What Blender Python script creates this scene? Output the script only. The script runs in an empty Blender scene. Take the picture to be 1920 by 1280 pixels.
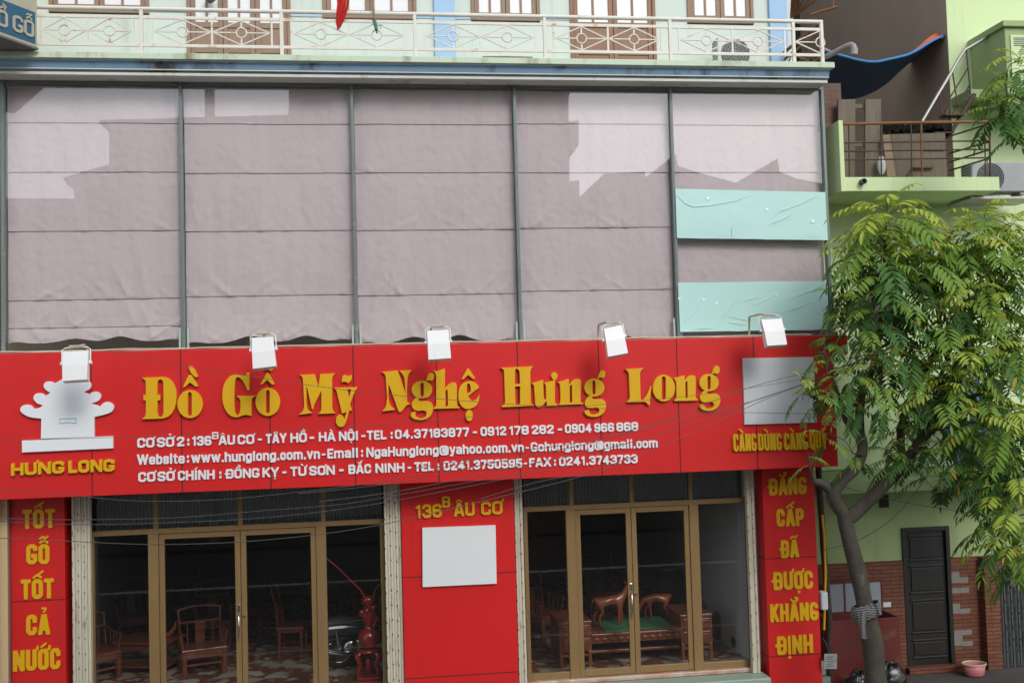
import bpy, bmesh, math, random, unicodedata
from mathutils import Vector, Matrix, noise
R = math.radians
S = bpy.context.scene
C = S.collection
# ------------------------------------------------------------------ camera, sky, sun, exposure
EYE = 4.78; DIST = 15.0; FPX = 1950.0
yaw, pitch, roll = 0.13221, 0.044795, -0.02843
cy, sy, cp, sp = math.cos(yaw), math.sin(yaw), math.cos(pitch), math.sin(pitch)
fw = Vector((sy*cp, cy*cp, sp)); rt = Vector((cy, -sy, 0)); up = rt.cross(fw)
cr, sr = math.cos(roll), math.sin(roll)
rt, up = rt*cr+up*sr, up*cr-rt*sr
cam = bpy.data.cameras.new('camera'); cam.sensor_width = 36; cam.lens = FPX/1920*36
cam.clip_start = 0.05; cam.clip_end = 2000
camo = bpy.data.objects.new('camera', cam); C.objects.link(camo)
camo.matrix_world = Matrix(((rt.x, up.x, -fw.x, 0), (rt.y, up.y, -fw.y, -DIST), (rt.z, up.z, -fw.z, EYE), (0, 0, 0, 1)))
S.camera = camo
SUN = Vector((0.35, -1.0, 0.75)).normalized()
W = bpy.data.worlds.new('World'); S.world = W; W.use_nodes = True
nt = W.node_tree; bg = nt.nodes['Background']
sky = nt.nodes.new('ShaderNodeTexSky'); sky.sky_type = 'NISHITA'; sky.sun_disc = False
sky.sun_elevation = math.asin(SUN.z); sky.sun_rotation = math.atan2(SUN.x, SUN.y)
sky.air_density = 1.0; sky.dust_density = 1.0; sky.ozone_density = 1.0
hs = nt.nodes.new('ShaderNodeHueSaturation'); hs.inputs['Saturation'].default_value = 0.28
nt.links.new(sky.outputs[0], hs.inputs['Color']); nt.links.new(hs.outputs[0], bg.inputs[0])
bg.inputs[1].default_value = 0.15
sl = bpy.data.lights.new('sun', 'SUN'); sl.energy = 0.9; sl.angle = R(20); sl.color = (1, 0.96, 0.9)
so = bpy.data.objects.new('sun', sl); C.objects.link(so); so.rotation_euler = (-SUN).to_track_quat('-Z', 'Y').to_euler()
S.view_settings.view_transform = 'Standard'; S.view_settings.look = 'None'; S.view_settings.gamma = 1
S.view_settings.exposure = 0.66
S.cycles.max_bounces = 8; S.cycles.transparent_max_bounces = 16; S.cycles.use_denoising = True

# ------------------------------------------------------------------ helpers
CAM = Vector((0, -DIST, EYE))
def ray(px, py): return (fw + rt*((px-960)/FPX) - up*((py-640)/FPX))
def P(px, py, Y):                       # the point of the plane y = Y seen at a photo pixel
    d = ray(px, py); return CAM + d*((Y+DIST)/d.y)
def G(px, py, z):                       # the point of the level z
    d = ray(px, py); return CAM + d*((z-EYE)/d.z)
def X(px, py, Y): return P(px, py, Y).x
def Z(px, py, Y): return P(px, py, Y).z
def rect(px0, py0, px1, py1, Y):
    a, b, c, d = P(px0, py0, Y), P(px1, py0, Y), P(px0, py1, Y), P(px1, py1, Y)
    return (a.x+c.x)/2, (b.x+d.x)/2, (c.z+d.z)/2, (a.z+b.z)/2    # x0 x1 z0 z1
def tag(o, label=None, cat=None, group=None, kind=None):
    if label: o['label'] = label
    if cat: o['category'] = cat
    if group: o['group'] = group
    if kind: o['kind'] = kind
    return o
def thing(name, label, cat, loc=(0, 0, 0), rz=0, group=None):
    o = bpy.data.objects.new(name, None); C.objects.link(o); o.empty_display_size = .1
    o.location = loc; o.rotation_euler = (0, 0, rz)
    return tag(o, label, cat, group)
def root_matrix(p):
    m = Matrix.Identity(4)
    while p is not None:
        m = (Matrix.Translation(p.location) @ p.rotation_euler.to_matrix().to_4x4()) @ m; p = p.parent
    return m
def copy_tree(o, parent=None):
    c = o.copy(); C.objects.link(c); c.parent = parent
    for ch in [x for x in bpy.data.objects if x.parent == o]: copy_tree(ch, c)
    return c
class MB:
    def __init__(s): s.v = []; s.f = []; s.sm = []; s.mi = []
    def add(s, vs, fs, smooth=False, mi=0):
        n = len(s.v); s.v += [Vector(v) for v in vs]
        for f in fs: s.f.append([i+n for i in f]); s.sm.append(smooth); s.mi.append(mi)
        return s
    def box(s, x0, x1, y0, y1, z0, z1, b=0.0):
        if x0 > x1: x0, x1 = x1, x0
        if y0 > y1: y0, y1 = y1, y0
        if z0 > z1: z0, z1 = z1, z0
        return s.obox(((x0+x1)/2, (y0+y1)/2, (z0+z1)/2), (x1-x0, y1-y0, z1-z0), None, b)
    def obox(s, c, d, M=None, b=0.0):
        bm = bmesh.new(); bmesh.ops.create_cube(bm, size=1)
        bmesh.ops.scale(bm, vec=d, verts=bm.verts)
        if b > 0: bmesh.ops.bevel(bm, geom=list(bm.edges), offset=min(b, min(d)*.45), segments=2, affect='EDGES', profile=.5)
        M4 = Matrix.Translation(c) @ (M.to_4x4() if M is not None else Matrix.Identity(4))
        bm.transform(M4); bm.verts.index_update()
        s.add([v.co.copy() for v in bm.verts], [[v.index for v in f.verts] for f in bm.faces]); bm.free(); return s
    def bar(s, a, b, w, h=None, n=None):            # rectangular bar from a to b
        a, b = Vector(a), Vector(b); h = h or w; d = b-a; L = d.length
        if L < 1e-6: return s
        q = d.to_track_quat('Z', 'Y').to_matrix()
        return s.obox((a+b)/2, (w, h, L), q)
    def tube(s, pts, r, n=8, caps=True, smooth=True):
        pts = [Vector(p) for p in pts]; m = len(pts)
        rs = r if isinstance(r, (list, tuple)) else [r]*m
        vs = []; ref = None
        for i, p in enumerate(pts):
            t = (pts[min(i+1, m-1)]-pts[max(i-1, 0)]).normalized()
            if ref is None: ref = t.orthogonal().normalized()
            ref = (ref - t*ref.dot(t)).normalized(); bn = t.cross(ref)
            for k in range(n):
                a = 2*math.pi*k/n; vs.append(p+(ref*math.cos(a)+bn*math.sin(a))*rs[i])
        fs = [[i*n+k, i*n+(k+1) % n, (i+1)*n+(k+1) % n, (i+1)*n+k] for i in range(m-1) for k in range(n)]
        s.add(vs, fs, smooth)
        if caps: s.add(vs[:n], [list(range(n))[::-1]]); s.add(vs[-n:], [list(range(n))])
        return s
    def lathe(s, prof, c=(0, 0, 0), n=20, M=None, smooth=True):   # prof: (r, z)
        vs = []
        for r, z in prof:
            for k in range(n):
                a = 2*math.pi*k/n; v = Vector((r*math.cos(a), r*math.sin(a), z))
                vs.append((M @ v if M is not None else v)+Vector(c))
        m = len(prof)
        fs = [[i*n+k, i*n+(k+1) % n, (i+1)*n+(k+1) % n, (i+1)*n+k] for i in range(m-1) for k in range(n)]
        s.add(vs, fs, smooth); s.add(vs[:n], [list(range(n))[::-1]]); s.add(vs[-n:], [list(range(n))]); return s
    def ring(s, c, R_, r, n=20, m=6, M=None):
        vs = []
        for i in range(n):
            a = 2*math.pi*i/n
            for k in range(m):
                b = 2*math.pi*k/m; rr = R_+r*math.cos(b)
                v = Vector((rr*math.cos(a), rr*math.sin(a), r*math.sin(b)))
                vs.append((M @ v if M is not None else v)+Vector(c))
        fs = [[i*m+k, ((i+1) % n)*m+k, ((i+1) % n)*m+(k+1) % m, i*m+(k+1) % m] for i in range(n) for k in range(m)]
        return s.add(vs, fs, True)
    def prism(s, pts, y0, y1):                     # pts: (x, z) outline without holes, extruded along y
        n = len(pts)
        vs = [(x, y0, z) for x, z in pts]+[(x, y1, z) for x, z in pts]
        fs = [list(range(n)), list(range(2*n-1, n-1, -1))]+[[i, i+n, (i+1) % n+n, (i+1) % n] for i in range(n)]
        return s.add(vs, fs)
    def prismx(s, pts, x0, x1):                    # pts: (y, z) profile extruded along x
        n = len(pts)
        vs = [(x0, y, z) for y, z in pts]+[(x1, y, z) for y, z in pts]
        fs = [list(range(n)), list(range(2*n-1, n-1, -1))]+[[i, i+n, (i+1) % n+n, (i+1) % n] for i in range(n)]
        return s.add(vs, fs)
    def grid(s, fn, nu, nv, smooth=True):
        vs = [fn(i/nu, j/nv) for j in range(nv+1) for i in range(nu+1)]
        w = nu+1
        return s.add(vs, [[j*w+i, j*w+i+1, (j+1)*w+i+1, (j+1)*w+i] for j in range(nv) for i in range(nu)], smooth)
    def ell(s, c, d, n=14, M=None):
        prof = [(math.sin(math.pi*i/10), -math.cos(math.pi*i/10)) for i in range(11)]
        D = Matrix.Diagonal((d[0], d[1], d[2]))
        M2 = (M @ D) if M is not None else D
        prof[0] = (1e-3, -1); prof[-1] = (1e-3, 1)
        return s.lathe(prof, c, n, M2)
    def build(s, name, mat, parent=None, world=True, loc=None, recalc=True):
        me = bpy.data.meshes.new(name)
        M = Matrix.Identity(4)
        if parent is not None and world: M = root_matrix(parent).inverted()
        vs = [M @ v for v in s.v]
        if loc is not None: vs = [v-Vector(loc) for v in vs]
        me.from_pydata(vs, [], s.f)
        for p, sm, mi in zip(me.polygons, s.sm, s.mi): p.use_smooth = sm; p.material_index = mi
        if recalc: bm = bmesh.new(); bm.from_mesh(me); bmesh.ops.recalc_face_normals(bm, faces=bm.faces); bm.to_mesh(me); bm.free()
        for m in (mat if isinstance(mat, (list, tuple)) else [mat]): me.materials.append(m)
        o = bpy.data.objects.new(name, me); C.objects.link(o)
        if parent is not None: o.parent = parent
        if loc is not None: o.location = loc
        return o
def link_mesh(name, me, mat, parent):
    me.materials.clear(); me.materials.append(mat)
    o = bpy.data.objects.new(name, me); C.objects.link(o); o.parent = parent; return o

# ------------------------------------------------------------------ materials
def mat(name, c, rough=.6, c2=None, scale=4.0, amt=.5, stretch=(1, 1, 1), bump=0.0, bscale=40.0, metal=0.0, spec=.5,
        stain=None, sscale=(1, 1, 1), sthr=.55, swid=.15, coat=0.0, transl=0.0, detail=5):
    m = bpy.data.materials.new(name); m.use_nodes = True; t = m.node_tree; b = t.nodes['Principled BSDF']
    if name.startswith('leaf'): spec = .25
    b.inputs['Roughness'].default_value = rough; b.inputs['Metallic'].default_value = metal
    b.inputs['Specular IOR Level'].default_value = spec; b.inputs['Coat Weight'].default_value = coat
    b.inputs['Coat Roughness'].default_value = .08
    c = (*c, 1)
    g = t.nodes.new('ShaderNodeNewGeometry')
    src = None
    def nz(vec, sc, det=detail):
        mp = t.nodes.new('ShaderNodeMapping'); mp.inputs['Scale'].default_value = vec
        n = t.nodes.new('ShaderNodeTexNoise'); n.inputs['Scale'].default_value = sc; n.inputs['Detail'].default_value = det
        n.inputs['Roughness'].default_value = .6
        t.links.new(g.outputs['Position'], mp.inputs[0]); t.links.new(mp.outputs[0], n.inputs['Vector']); return n.outputs['Fac']
    def ramp(x, lo, hi):
        r = t.nodes.new('ShaderNodeMapRange'); r.inputs[1].default_value = lo; r.inputs[2].default_value = hi
        t.links.new(x, r.inputs[0]); return r.outputs[0]
    def mix(fac, a, bcol):
        mx = t.nodes.new('ShaderNodeMix'); mx.data_type = 'RGBA'
        t.links.new(fac, mx.inputs[0])
        if hasattr(a, 'is_linked'): t.links.new(a, mx.inputs[6])
        else: mx.inputs[6].default_value = a
        mx.inputs[7].default_value = bcol; return mx.outputs[2]
    col = c
    if c2 is not None:
        col = mix(ramp(nz(stretch, scale), .5-amt*.5, .5+amt*.5), col, (*c2, 1))
    if stain is not None:
        col = mix(ramp(nz(sscale, 1.0, 8), sthr, sthr+swid), col, (*stain, 1))
    if hasattr(col, 'is_linked'): t.links.new(col, b.inputs['Base Color'])
    else: b.inputs['Base Color'].default_value = col
    if bump > 0:
        bp = t.nodes.new('ShaderNodeBump'); bp.inputs['Strength'].default_value = bump; bp.inputs['Distance'].default_value = .01
        t.links.new(nz((1, 1, 1), bscale), bp.inputs['Height']); t.links.new(bp.outputs[0], b.inputs['Normal'])
    if transl > 0:
        tr = t.nodes.new('ShaderNodeBsdfTranslucent'); ms = t.nodes.new('ShaderNodeMixShader'); ms.inputs[0].default_value = transl
        if hasattr(col, 'is_linked'): t.links.new(col, tr.inputs[0])
        else: tr.inputs[0].default_value = col
        t.links.new(b.outputs[0], ms.inputs[1]); t.links.new(tr.outputs[0], ms.inputs[2])
        t.links.new(ms.outputs[0], t.nodes['Material Output'].inputs[0])
    return m
def glass(name, ior=1.5, tint=(.93, .96, .95), gain=1.0, wob=0.0):
    m = bpy.data.materials.new(name); m.use_nodes = True; t = m.node_tree
    t.nodes.remove(t.nodes['Principled BSDF'])
    ge = t.nodes.new('ShaderNodeNewGeometry'); dt = t.nodes.new('ShaderNodeVectorMath'); dt.operation = 'DOT_PRODUCT'
    t.links.new(ge.outputs['Incoming'], dt.inputs[0]); t.links.new(ge.outputs['Normal'], dt.inputs[1])
    def mth(op, a, b2=None):
        n = t.nodes.new('ShaderNodeMath'); n.operation = op; n.use_clamp = op == 'MULTIPLY'
        for i, v in enumerate((a, b2)):
            if v is None: continue
            if hasattr(v, 'is_linked'): t.links.new(v, n.inputs[i])
            else: n.inputs[i].default_value = v
        return n.outputs[0]
    f0 = ((ior-1)/(ior+1))**2                       # Schlick, the same from both faces
    ml = mth('MULTIPLY', mth('ADD', mth('MULTIPLY', mth('POWER', mth('SUBTRACT', 1.0, mth('ABSOLUTE', dt.outputs['Value'])), 5.0), 1-f0), f0), gain)
    tr = t.nodes.new('ShaderNodeBsdfTransparent'); tr.inputs[0].default_value = (*tint, 1)
    gl = t.nodes.new('ShaderNodeBsdfGlossy'); gl.inputs['Roughness'].default_value = 0.0
    ms = t.nodes.new('ShaderNodeMixShader')
    t.links.new(ml, ms.inputs[0]); t.links.new(tr.outputs[0], ms.inputs[1]); t.links.new(gl.outputs[0], ms.inputs[2])
    t.links.new(ms.outputs[0], t.nodes['Material Output'].inputs[0]); return m
def wood(name, a, b, rough=.45, vert=True, scale=3):
    return mat(name, a, rough, b, scale, .7, (9, 9, .8) if vert else (.8, 9, 9), bump=.15, bscale=60)
def brick_mat(name, c1, c2, mortar, bw, bh, rough=.75):
    m = bpy.data.materials.new(name); m.use_nodes = True; t = m.node_tree; b = t.nodes['Principled BSDF']
    b.inputs['Roughness'].default_value = rough
    g = t.nodes.new('ShaderNodeNewGeometry'); sx = t.nodes.new('ShaderNodeSeparateXYZ'); cx = t.nodes.new('ShaderNodeCombineXYZ')
    ad = t.nodes.new('ShaderNodeMath'); ad.operation = 'ADD'
    t.links.new(g.outputs['Position'], sx.inputs[0]); t.links.new(sx.outputs[0], ad.inputs[0]); t.links.new(sx.outputs[1], ad.inputs[1])
    t.links.new(ad.outputs[0], cx.inputs[0]); t.links.new(sx.outputs[2], cx.inputs[1])
    br = t.nodes.new('ShaderNodeTexBrick'); br.inputs['Scale'].default_value = 1
    br.inputs['Brick Width'].default_value = bw; br.inputs['Row Height'].default_value = bh; br.inputs['Mortar Size'].default_value = .006
    br.inputs['Color1'].default_value = (*c1, 1); br.inputs['Color2'].default_value = (*c2, 1); br.inputs['Mortar'].default_value = (*mortar, 1)
    t.links.new(cx.outputs[0], br.inputs['Vector'])
    n = t.nodes.new('ShaderNodeTexNoise'); n.inputs['Scale'].default_value = 6; n.inputs['Detail'].default_value = 6
    t.links.new(g.outputs['Position'], n.inputs['Vector'])
    mx = t.nodes.new('ShaderNodeMix'); mx.data_type = 'RGBA'; mx.blend_type = 'MULTIPLY'; mx.inputs[0].default_value = .5
    t.links.new(br.outputs[0], mx.inputs[6]); t.links.new(n.outputs['Fac'], mx.inputs[7]); t.links.new(mx.outputs[2], b.inputs['Base Color'])
    bp = t.nodes.new('ShaderNodeBump'); bp.inputs['Strength'].default_value = .5; bp.inputs['Distance'].default_value = .01; bp.invert = True
    t.links.new(br.outputs['Fac'], bp.inputs['Height']); t.links.new(bp.outputs[0], b.inputs['Normal']); return m

M = {}
M['red'] = mat('red_panel', (.66, .017, .016), .40, (.59, .014, .014), .7, .8, stain=(.46, .022, .020), sscale=(7, 7, .30), sthr=.58, swid=.30, bump=.03, bscale=2)
M['seam'] = mat('panel_joint', (.10, .012, .012), .8)
M['yellow'] = mat('yellow_letter', (.74, .42, .004), .42, (.68, .38, .004), 3, .6)
M['white_letter'] = mat('white_letter', (.80, .81, .83), .5, (.72, .72, .74), 6, .6)
M['board'] = mat('white_board', (.80, .83, .84), .45, (.74, .78, .79), 1.2, .8, stain=(.68, .70, .68), sscale=(2, 2, .6), sthr=.62, swid=.3)
M['board_grey'] = mat('grey_board', (.56, .59, .63), .55, (.62, .645, .67), 1.5, .5, stain=(.72, .72, .72), sscale=(5, 5, 1.6), sthr=.55, swid=.3)
M['logo'] = mat('logo_white', (.82, .85, .86), .5, (.74, .78, .81), 1.5, .6, stain=(.68, .64, .56), sscale=(6, 6, 3), sthr=.66, swid=.2)
M['logo_mark'] = mat('logo_blue_mark', (.30, .58, .64), .5)
M['mint'] = mat('mint_wall', (.62, .695, .64), .85, (.56, .64, .59), 1.2, .7, bump=.05, stain=(.44, .50, .44), sscale=(4, 4, .5), sthr=.56, swid=.3)
M['blue_paint'] = mat('blue_paint', (.36, .54, .76), .8, (.33, .50, .72), 2, .6)
M['ledge'] = mat('ledge_green', (.52, .64, .50), .85, (.60, .68, .52), 1.5, .7, stain=(.15, .12, .065), sscale=(2.2, 2.2, .8), sthr=.53, swid=.20, bump=.1)
M['cornice'] = mat('cornice_blue', (.26, .42, .58), .7, (.19, .32, .46), 1.2, .8, (1, 1, 6), stain=(.05, .05, .05), sscale=(2.0, 2.0, 1.0), sthr=.54, swid=.14)
M['cornice_white'] = mat('cornice_white', (.66, .68, .66), .7, (.55, .54, .46), 2, .7, stain=(.30, .20, .09), sscale=(4, 4, 2), sthr=.58, swid=.2)
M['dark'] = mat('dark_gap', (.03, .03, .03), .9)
M['rail'] = mat('rail_paint', (.74, .72, .66), .5, (.66, .63, .54), 3, .6, stain=(.42, .20, .06), sscale=(5, 5, 9), sthr=.60, swid=.12)
M['rust'] = mat('rusty_iron', (.16, .075, .04), .85, (.28, .12, .05), 8, .7)
M['dark_rust'] = mat('dark_iron', (.05, .034, .028), .8, (.10, .05, .035), 8, .6)
M['galv'] = mat('galvanised_pipe', (.42, .44, .46), .45, (.34, .30, .26), 5, .8, metal=.5)
M['alu_teal'] = mat('teal_aluminium', (.20, .24, .24), .45, (.14, .175, .175), 3, .7, (4, 4, 1), metal=.2, stain=(.33, .37, .36), sscale=(2, 2, 7), sthr=.6, swid=.2)
M['blind'] = mat('blind_fabric', (.60, .51, .525), .9, (.555, .47, .485), .9, .6, (1, 1, .4), bump=.25, bscale=90, stain=(.50, .425, .44), sscale=(3, 3, .25), sthr=.6, swid=.3)
M['clip'] = mat('pale_clip', (.55, .62, .58), .6)
M['film'] = mat('aqua_film', (.45, .70, .66), .3, (.50, .745, .705), .7, .8, bump=.12, bscale=2.2, coat=.25, stain=(.58, .80, .77), sscale=(5, 5, 5), sthr=.68, swid=.05)
M['film_crease'] = mat('film_crease', (.58, .80, .76), .25, coat=.4)
M['glass_up'] = glass('window_glass', 1.5, (.97, .98, .98), 2.9)
M['glass_shop'] = glass('shop_glass', 1.5, (.84, .87, .86), 2.2)
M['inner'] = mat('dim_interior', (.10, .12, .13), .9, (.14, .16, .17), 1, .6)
M['wood_up'] = wood('brown_shutter_wood', (.22, .14, .10), (.31, .21, .145), .6)
M['wood_up_red'] = wood('orange_brown_wood', (.27, .135, .065), (.18, .09, .05), .5)
M['pane_white'] = mat('white_pane', (.80, .82, .84), .25, (.72, .74, .77), 1.3, .8)  # opaque white for the upper panes, nothing modelled behind them
M['tan'] = mat('tan_aluminium', (.29, .185, .08), .42, (.235, .148, .062), 3, .6, (6, 6, .6), metal=.15)
M['gate'] = mat('cream_gate', (.64, .60, .49), .6, (.52, .47, .36), 2, .6, stain=(.20, .15, .10), sscale=(16, 16, 3.2), sthr=.60, swid=.1)
M['gate_grey'] = mat('grey_gate', (.055, .062, .066), .55, (.09, .095, .10), 6, .6)
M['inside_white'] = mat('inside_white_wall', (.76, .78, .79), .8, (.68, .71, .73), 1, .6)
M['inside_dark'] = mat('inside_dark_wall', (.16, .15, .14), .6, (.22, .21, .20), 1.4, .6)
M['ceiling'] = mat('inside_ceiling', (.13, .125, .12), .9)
M['marble'] = mat('red_marble_sill', (.52, .44, .36), .3, (.40, .19, .12), 5, .35)
M['step'] = mat('green_step', (.24, .34, .27), .5, (.31, .40, .33), 3, .6, stain=(.12, .13, .11), sscale=(3, 3, 3), sthr=.6, swid=.2)
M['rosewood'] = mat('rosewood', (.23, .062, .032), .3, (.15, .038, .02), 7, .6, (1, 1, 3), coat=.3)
M['rosewood_lit'] = mat('lit_rosewood', (.28, .08, .036), .3, (.20, .052, .024), 7, .6, (1, 1, 3), coat=.3)  # brighter copy of the rosewood, with light put into the desk's colour
M['deer'] = mat('carved_orange_wood', (.33, .078, .022), .34, (.24, .052, .015), 6, .6, coat=.4)
M['vase_red'] = mat('polished_red_wood', (.30, .020, .014), .22, (.20, .012, .010), 5, .6, coat=.5)
M['felt'] = mat('green_felt', (.04, .16, .065), .95, (.055, .20, .08), 30, .5, bump=.3, bscale=200)
M['black'] = mat('black_plastic', (.018, .018, .019), .35)
M['tyre'] = mat('tyre_rubber', (.02, .02, .02), .85)
M['chrome'] = mat('chrome', (.62, .63, .64), .16, metal=1.0)
M['moto_body'] = mat('bike_paint', (.04, .05, .055), .25, coat=.6)
M['moto_pale'] = mat('bike_pale_panel', (.42, .46, .48), .3, coat=.4)
M['leather'] = mat('black_seat', (.03, .03, .032), .5, bump=.1)
M['stool'] = mat('drum_stool', (.05, .035, .028), .5, (.08, .05, .04), 6, .6)
M['stool_top'] = mat('drum_stool_top', (.23, .21, .17), .6)
M['pavement'] = mat('pavement_paint', (.10, .093, .085), .85, (.06, .056, .052), 1.5, .7, bump=.2, bscale=30, stain=(.08, .08, .08), sscale=(1, 1, 1), sthr=.6, swid=.2)
M['asphalt'] = mat('asphalt', (.085, .084, .083), .9, (.11, .108, .105), 3, .6, bump=.4, bscale=120)
M['kerb'] = mat('kerb_stone', (.36, .35, .33), .85, (.28, .27, .26), 4, .6)
M['lime'] = mat('lime_wall_shaded', (.34, .44, .21), .85, (.295, .39, .185), 1.0, .7, bump=.06, stain=(.22, .28, .16), sscale=(3, 3, .6), sthr=.57, swid=.25)  # tree shade on the ground floor is partly put into this darker green
M['lime_pale'] = mat('pale_lime_wall', (.61, .745, .42), .85, (.57, .70, .39), 1.0, .7, bump=.06, stain=(.40, .46, .30), sscale=(5, 5, .5), sthr=.59, swid=.2)
M['concrete'] = mat('grey_render', (.40, .31, .25), .9, (.30, .235, .19), .9, .7, bump=.2, bscale=20, stain=(.44, .36, .30), sscale=(1, 1, .5), sthr=.58, swid=.3)
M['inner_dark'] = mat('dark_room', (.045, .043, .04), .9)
M['brick'] = brick_mat('brick_tile', (.27, .088, .038), (.19, .06, .028), (.04, .028, .024), .30, .062)
M['old_brick'] = brick_mat('old_brick', (.22, .10, .07), (.16, .08, .06), (.16, .15, .14), .22, .07)
M['patch'] = mat('bare_mortar', (.27, .25, .21), .9, (.18, .175, .165), 14, .6)
M['black_door'] = mat('black_door', (.009, .0085, .008), .5, (.014, .012, .011), 4, .6)
M['tarp_blue'] = mat('blue_tarp', (.018, .045, .11), .6, (.014, .036, .085), 2, .6, bump=.3, bscale=6, transl=.05)
M['tarp_edge'] = mat('blue_hem', (.05, .20, .50), .55)
M['tarp_orange'] = mat('orange_tarp', (.62, .14, .04), .6, (.55, .12, .035), 2, .6)
M['plank'] = mat('grey_plank', (.20, .165, .125), .9, (.13, .105, .08), 3, .6, (7, 7, .7), bump=.3, bscale=30)
M['plank_pale'] = mat('pale_plank', (.33, .25, .17), .9, (.25, .19, .13), 3, .6, (7, 7, .7))
M['pvc'] = mat('grey_pvc', (.33, .33, .33), .5, (.27, .26, .25), 3, .6)
M['ac'] = mat('ac_white', (.62, .63, .61), .45, (.54, .54, .51), 2, .6, stain=(.36, .2, .1), sscale=(5, 5, 5), sthr=.7, swid=.06)
M['ac_grey'] = mat('ac_grey', (.34, .36, .36), .5, (.28, .29, .29), 2, .6)
M['ac_dark'] = mat('ac_grille', (.10, .11, .11), .6)
M['flag'] = mat('red_flag', (.62, .02, .015), .8, (.5, .015, .012), 3, .6, transl=.2)
M['bamboo'] = mat('bamboo', (.30, .22, .10), .6, (.22, .15, .07), 5, .6)
M['tape'] = mat('green_tape', (.03, .18, .12), .5)
M['lamp_white'] = mat('lamp_white', (.78, .79, .80), .4, (.72, .73, .73), 3, .6, stain=(.62, .56, .44), sscale=(10, 10, 3), sthr=.64, swid=.2)
M['lamp_arm'] = mat('lamp_arm', (.58, .54, .44), .6, (.40, .33, .22), 6, .6)
M['cable'] = mat('black_cable', (.07, .07, .072), .6)
M['cream_cable'] = mat('cream_cable', (.55, .48, .34), .6)
M['sign_blue'] = mat('sign_blue', (.02, .10, .19), .45, (.016, .085, .16), 2, .6)
M['sign_cream'] = mat('sign_cream', (.42, .40, .30), .6, (.35, .335, .26), 3, .6)
M['sign_under'] = mat('sign_underside', (.14, .14, .14), .7)
M['cream_wall'] = mat('cream_wall', (.62, .47, .27), .85, (.56, .42, .24), 1.5, .6, stain=(.34, .26, .16), sscale=(2, 2, .8), sthr=.62, swid=.2)
M['bark'] = mat('bark', (.075, .064, .05), .9, (.038, .034, .028), 9, .5, (1, 1, .4), bump=1.0, bscale=16, stain=(.16, .15, .12), sscale=(4, 4, 2.5), sthr=.6, swid=.15)
M['leaf_dark'] = mat('leaf_dark', (.06, .155, .036), .55, (.075, .18, .042), 2.2, .7, transl=.25)
M['leaf_mid'] = mat('leaf_mid', (.15, .28, .045), .55, (.21, .34, .055), 2.2, .7, transl=.3)
M['leaf_young'] = mat('leaf_young', (.38, .50, .07), .55, (.46, .55, .09), 2.2, .7, transl=.35)
M['leaf_yellow'] = mat('leaf_yellow', (.38, .26, .03), .5, transl=.3)
M['stem'] = mat('leaf_stem', (.13, .15, .05), .6)
M['cart'] = mat('maroon_box', (.17, .02, .015), .55, (.085, .014, .011), 2, .6, stain=(.16, .06, .04), sscale=(3, 3, 3), sthr=.62, swid=.1)
M['cart_pane'] = mat('cloudy_pane', (.34, .37, .40), .3, (.26, .29, .32), 3, .6)
M['bag'] = mat('black_bag', (.014, .014, .015), .22, bump=.9, bscale=14)
M['bag_white'] = mat('pale_bag', (.5, .52, .55), .35, bump=.6, bscale=14)
M['pink'] = mat('pink_plastic', (.58, .19, .20), .4)
M['pink_rim'] = mat('cream_rim', (.60, .52, .34), .4)
M['cloth_bw'] = None
M['plate'] = mat('grey_plate', (.36, .37, .37), .5, (.24, .25, .25), 18, .3)
M['roof_blue'] = mat('corrugated_blue', (.10, .17, .33), .5, (.085, .14, .27), 3, .6, stain=(.16, .18, .22), sscale=(2, 2, 2), sthr=.6, swid=.2)
M['opp1'] = mat('opposite_wall_a', (.40, .37, .34), .9, (.32, .30, .28), .5, .6)
M['opp2'] = mat('opposite_wall_b', (.34, .33, .30), .9, (.40, .38, .35), .5, .6)
M['opp_roof'] = mat('opposite_roof', (.15, .075, .055), .9)
M['opp_win'] = mat('opposite_window', (.05, .055, .06), .2)
# striped cloth tied on the trunk
m = mat('striped_cloth', (.03, .03, .034), .9); t = m.node_tree
wv = t.nodes.new('ShaderNodeTexWave'); wv.bands_direction = 'Z'; wv.inputs['Scale'].default_value = 14; wv.inputs['Distortion'].default_value = 2
rp = t.nodes.new('ShaderNodeValToRGB'); rp.color_ramp.elements[0].position = .68; rp.color_ramp.elements[1].position = .78
rp.color_ramp.elements[0].color = (.022, .022, .028, 1); rp.color_ramp.elements[1].color = (.34, .32, .32, 1)
gg = t.nodes.new('ShaderNodeNewGeometry'); t.links.new(gg.outputs['Position'], wv.inputs['Vector'])
t.links.new(wv.outputs['Fac'], rp.inputs[0]); t.links.new(rp.outputs[0], t.nodes['Principled BSDF'].inputs['Base Color']); M['cloth_bw'] = m
# patterned floor tile
m = mat('patterned_tile', (.5, .45, .38), .22); t = m.node_tree
gg = t.nodes.new('ShaderNodeNewGeometry'); n1 = t.nodes.new('ShaderNodeTexNoise'); n1.inputs['Scale'].default_value = 3.4; n1.inputs['Detail'].default_value = 3
v1 = t.nodes.new('ShaderNodeTexVoronoi'); v1.inputs['Scale'].default_value = 4.5; v1.feature = 'SMOOTH_F1'
t.links.new(gg.outputs['Position'], n1.inputs['Vector']); mxv = t.nodes.new('ShaderNodeMix'); mxv.data_type = 'RGBA'; mxv.inputs[0].default_value = .35
t.links.new(gg.outputs['Position'], mxv.inputs[6]); t.links.new(n1.outputs['Color'], mxv.inputs[7]); t.links.new(mxv.outputs[2], v1.inputs['Vector'])
rp = t.nodes.new('ShaderNodeValToRGB'); e = rp.color_ramp.elements
e[0].position = .22; e[0].color = (.52, .48, .39, 1); e[1].position = .33; e[1].color = (.20, .075, .05, 1)
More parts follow.
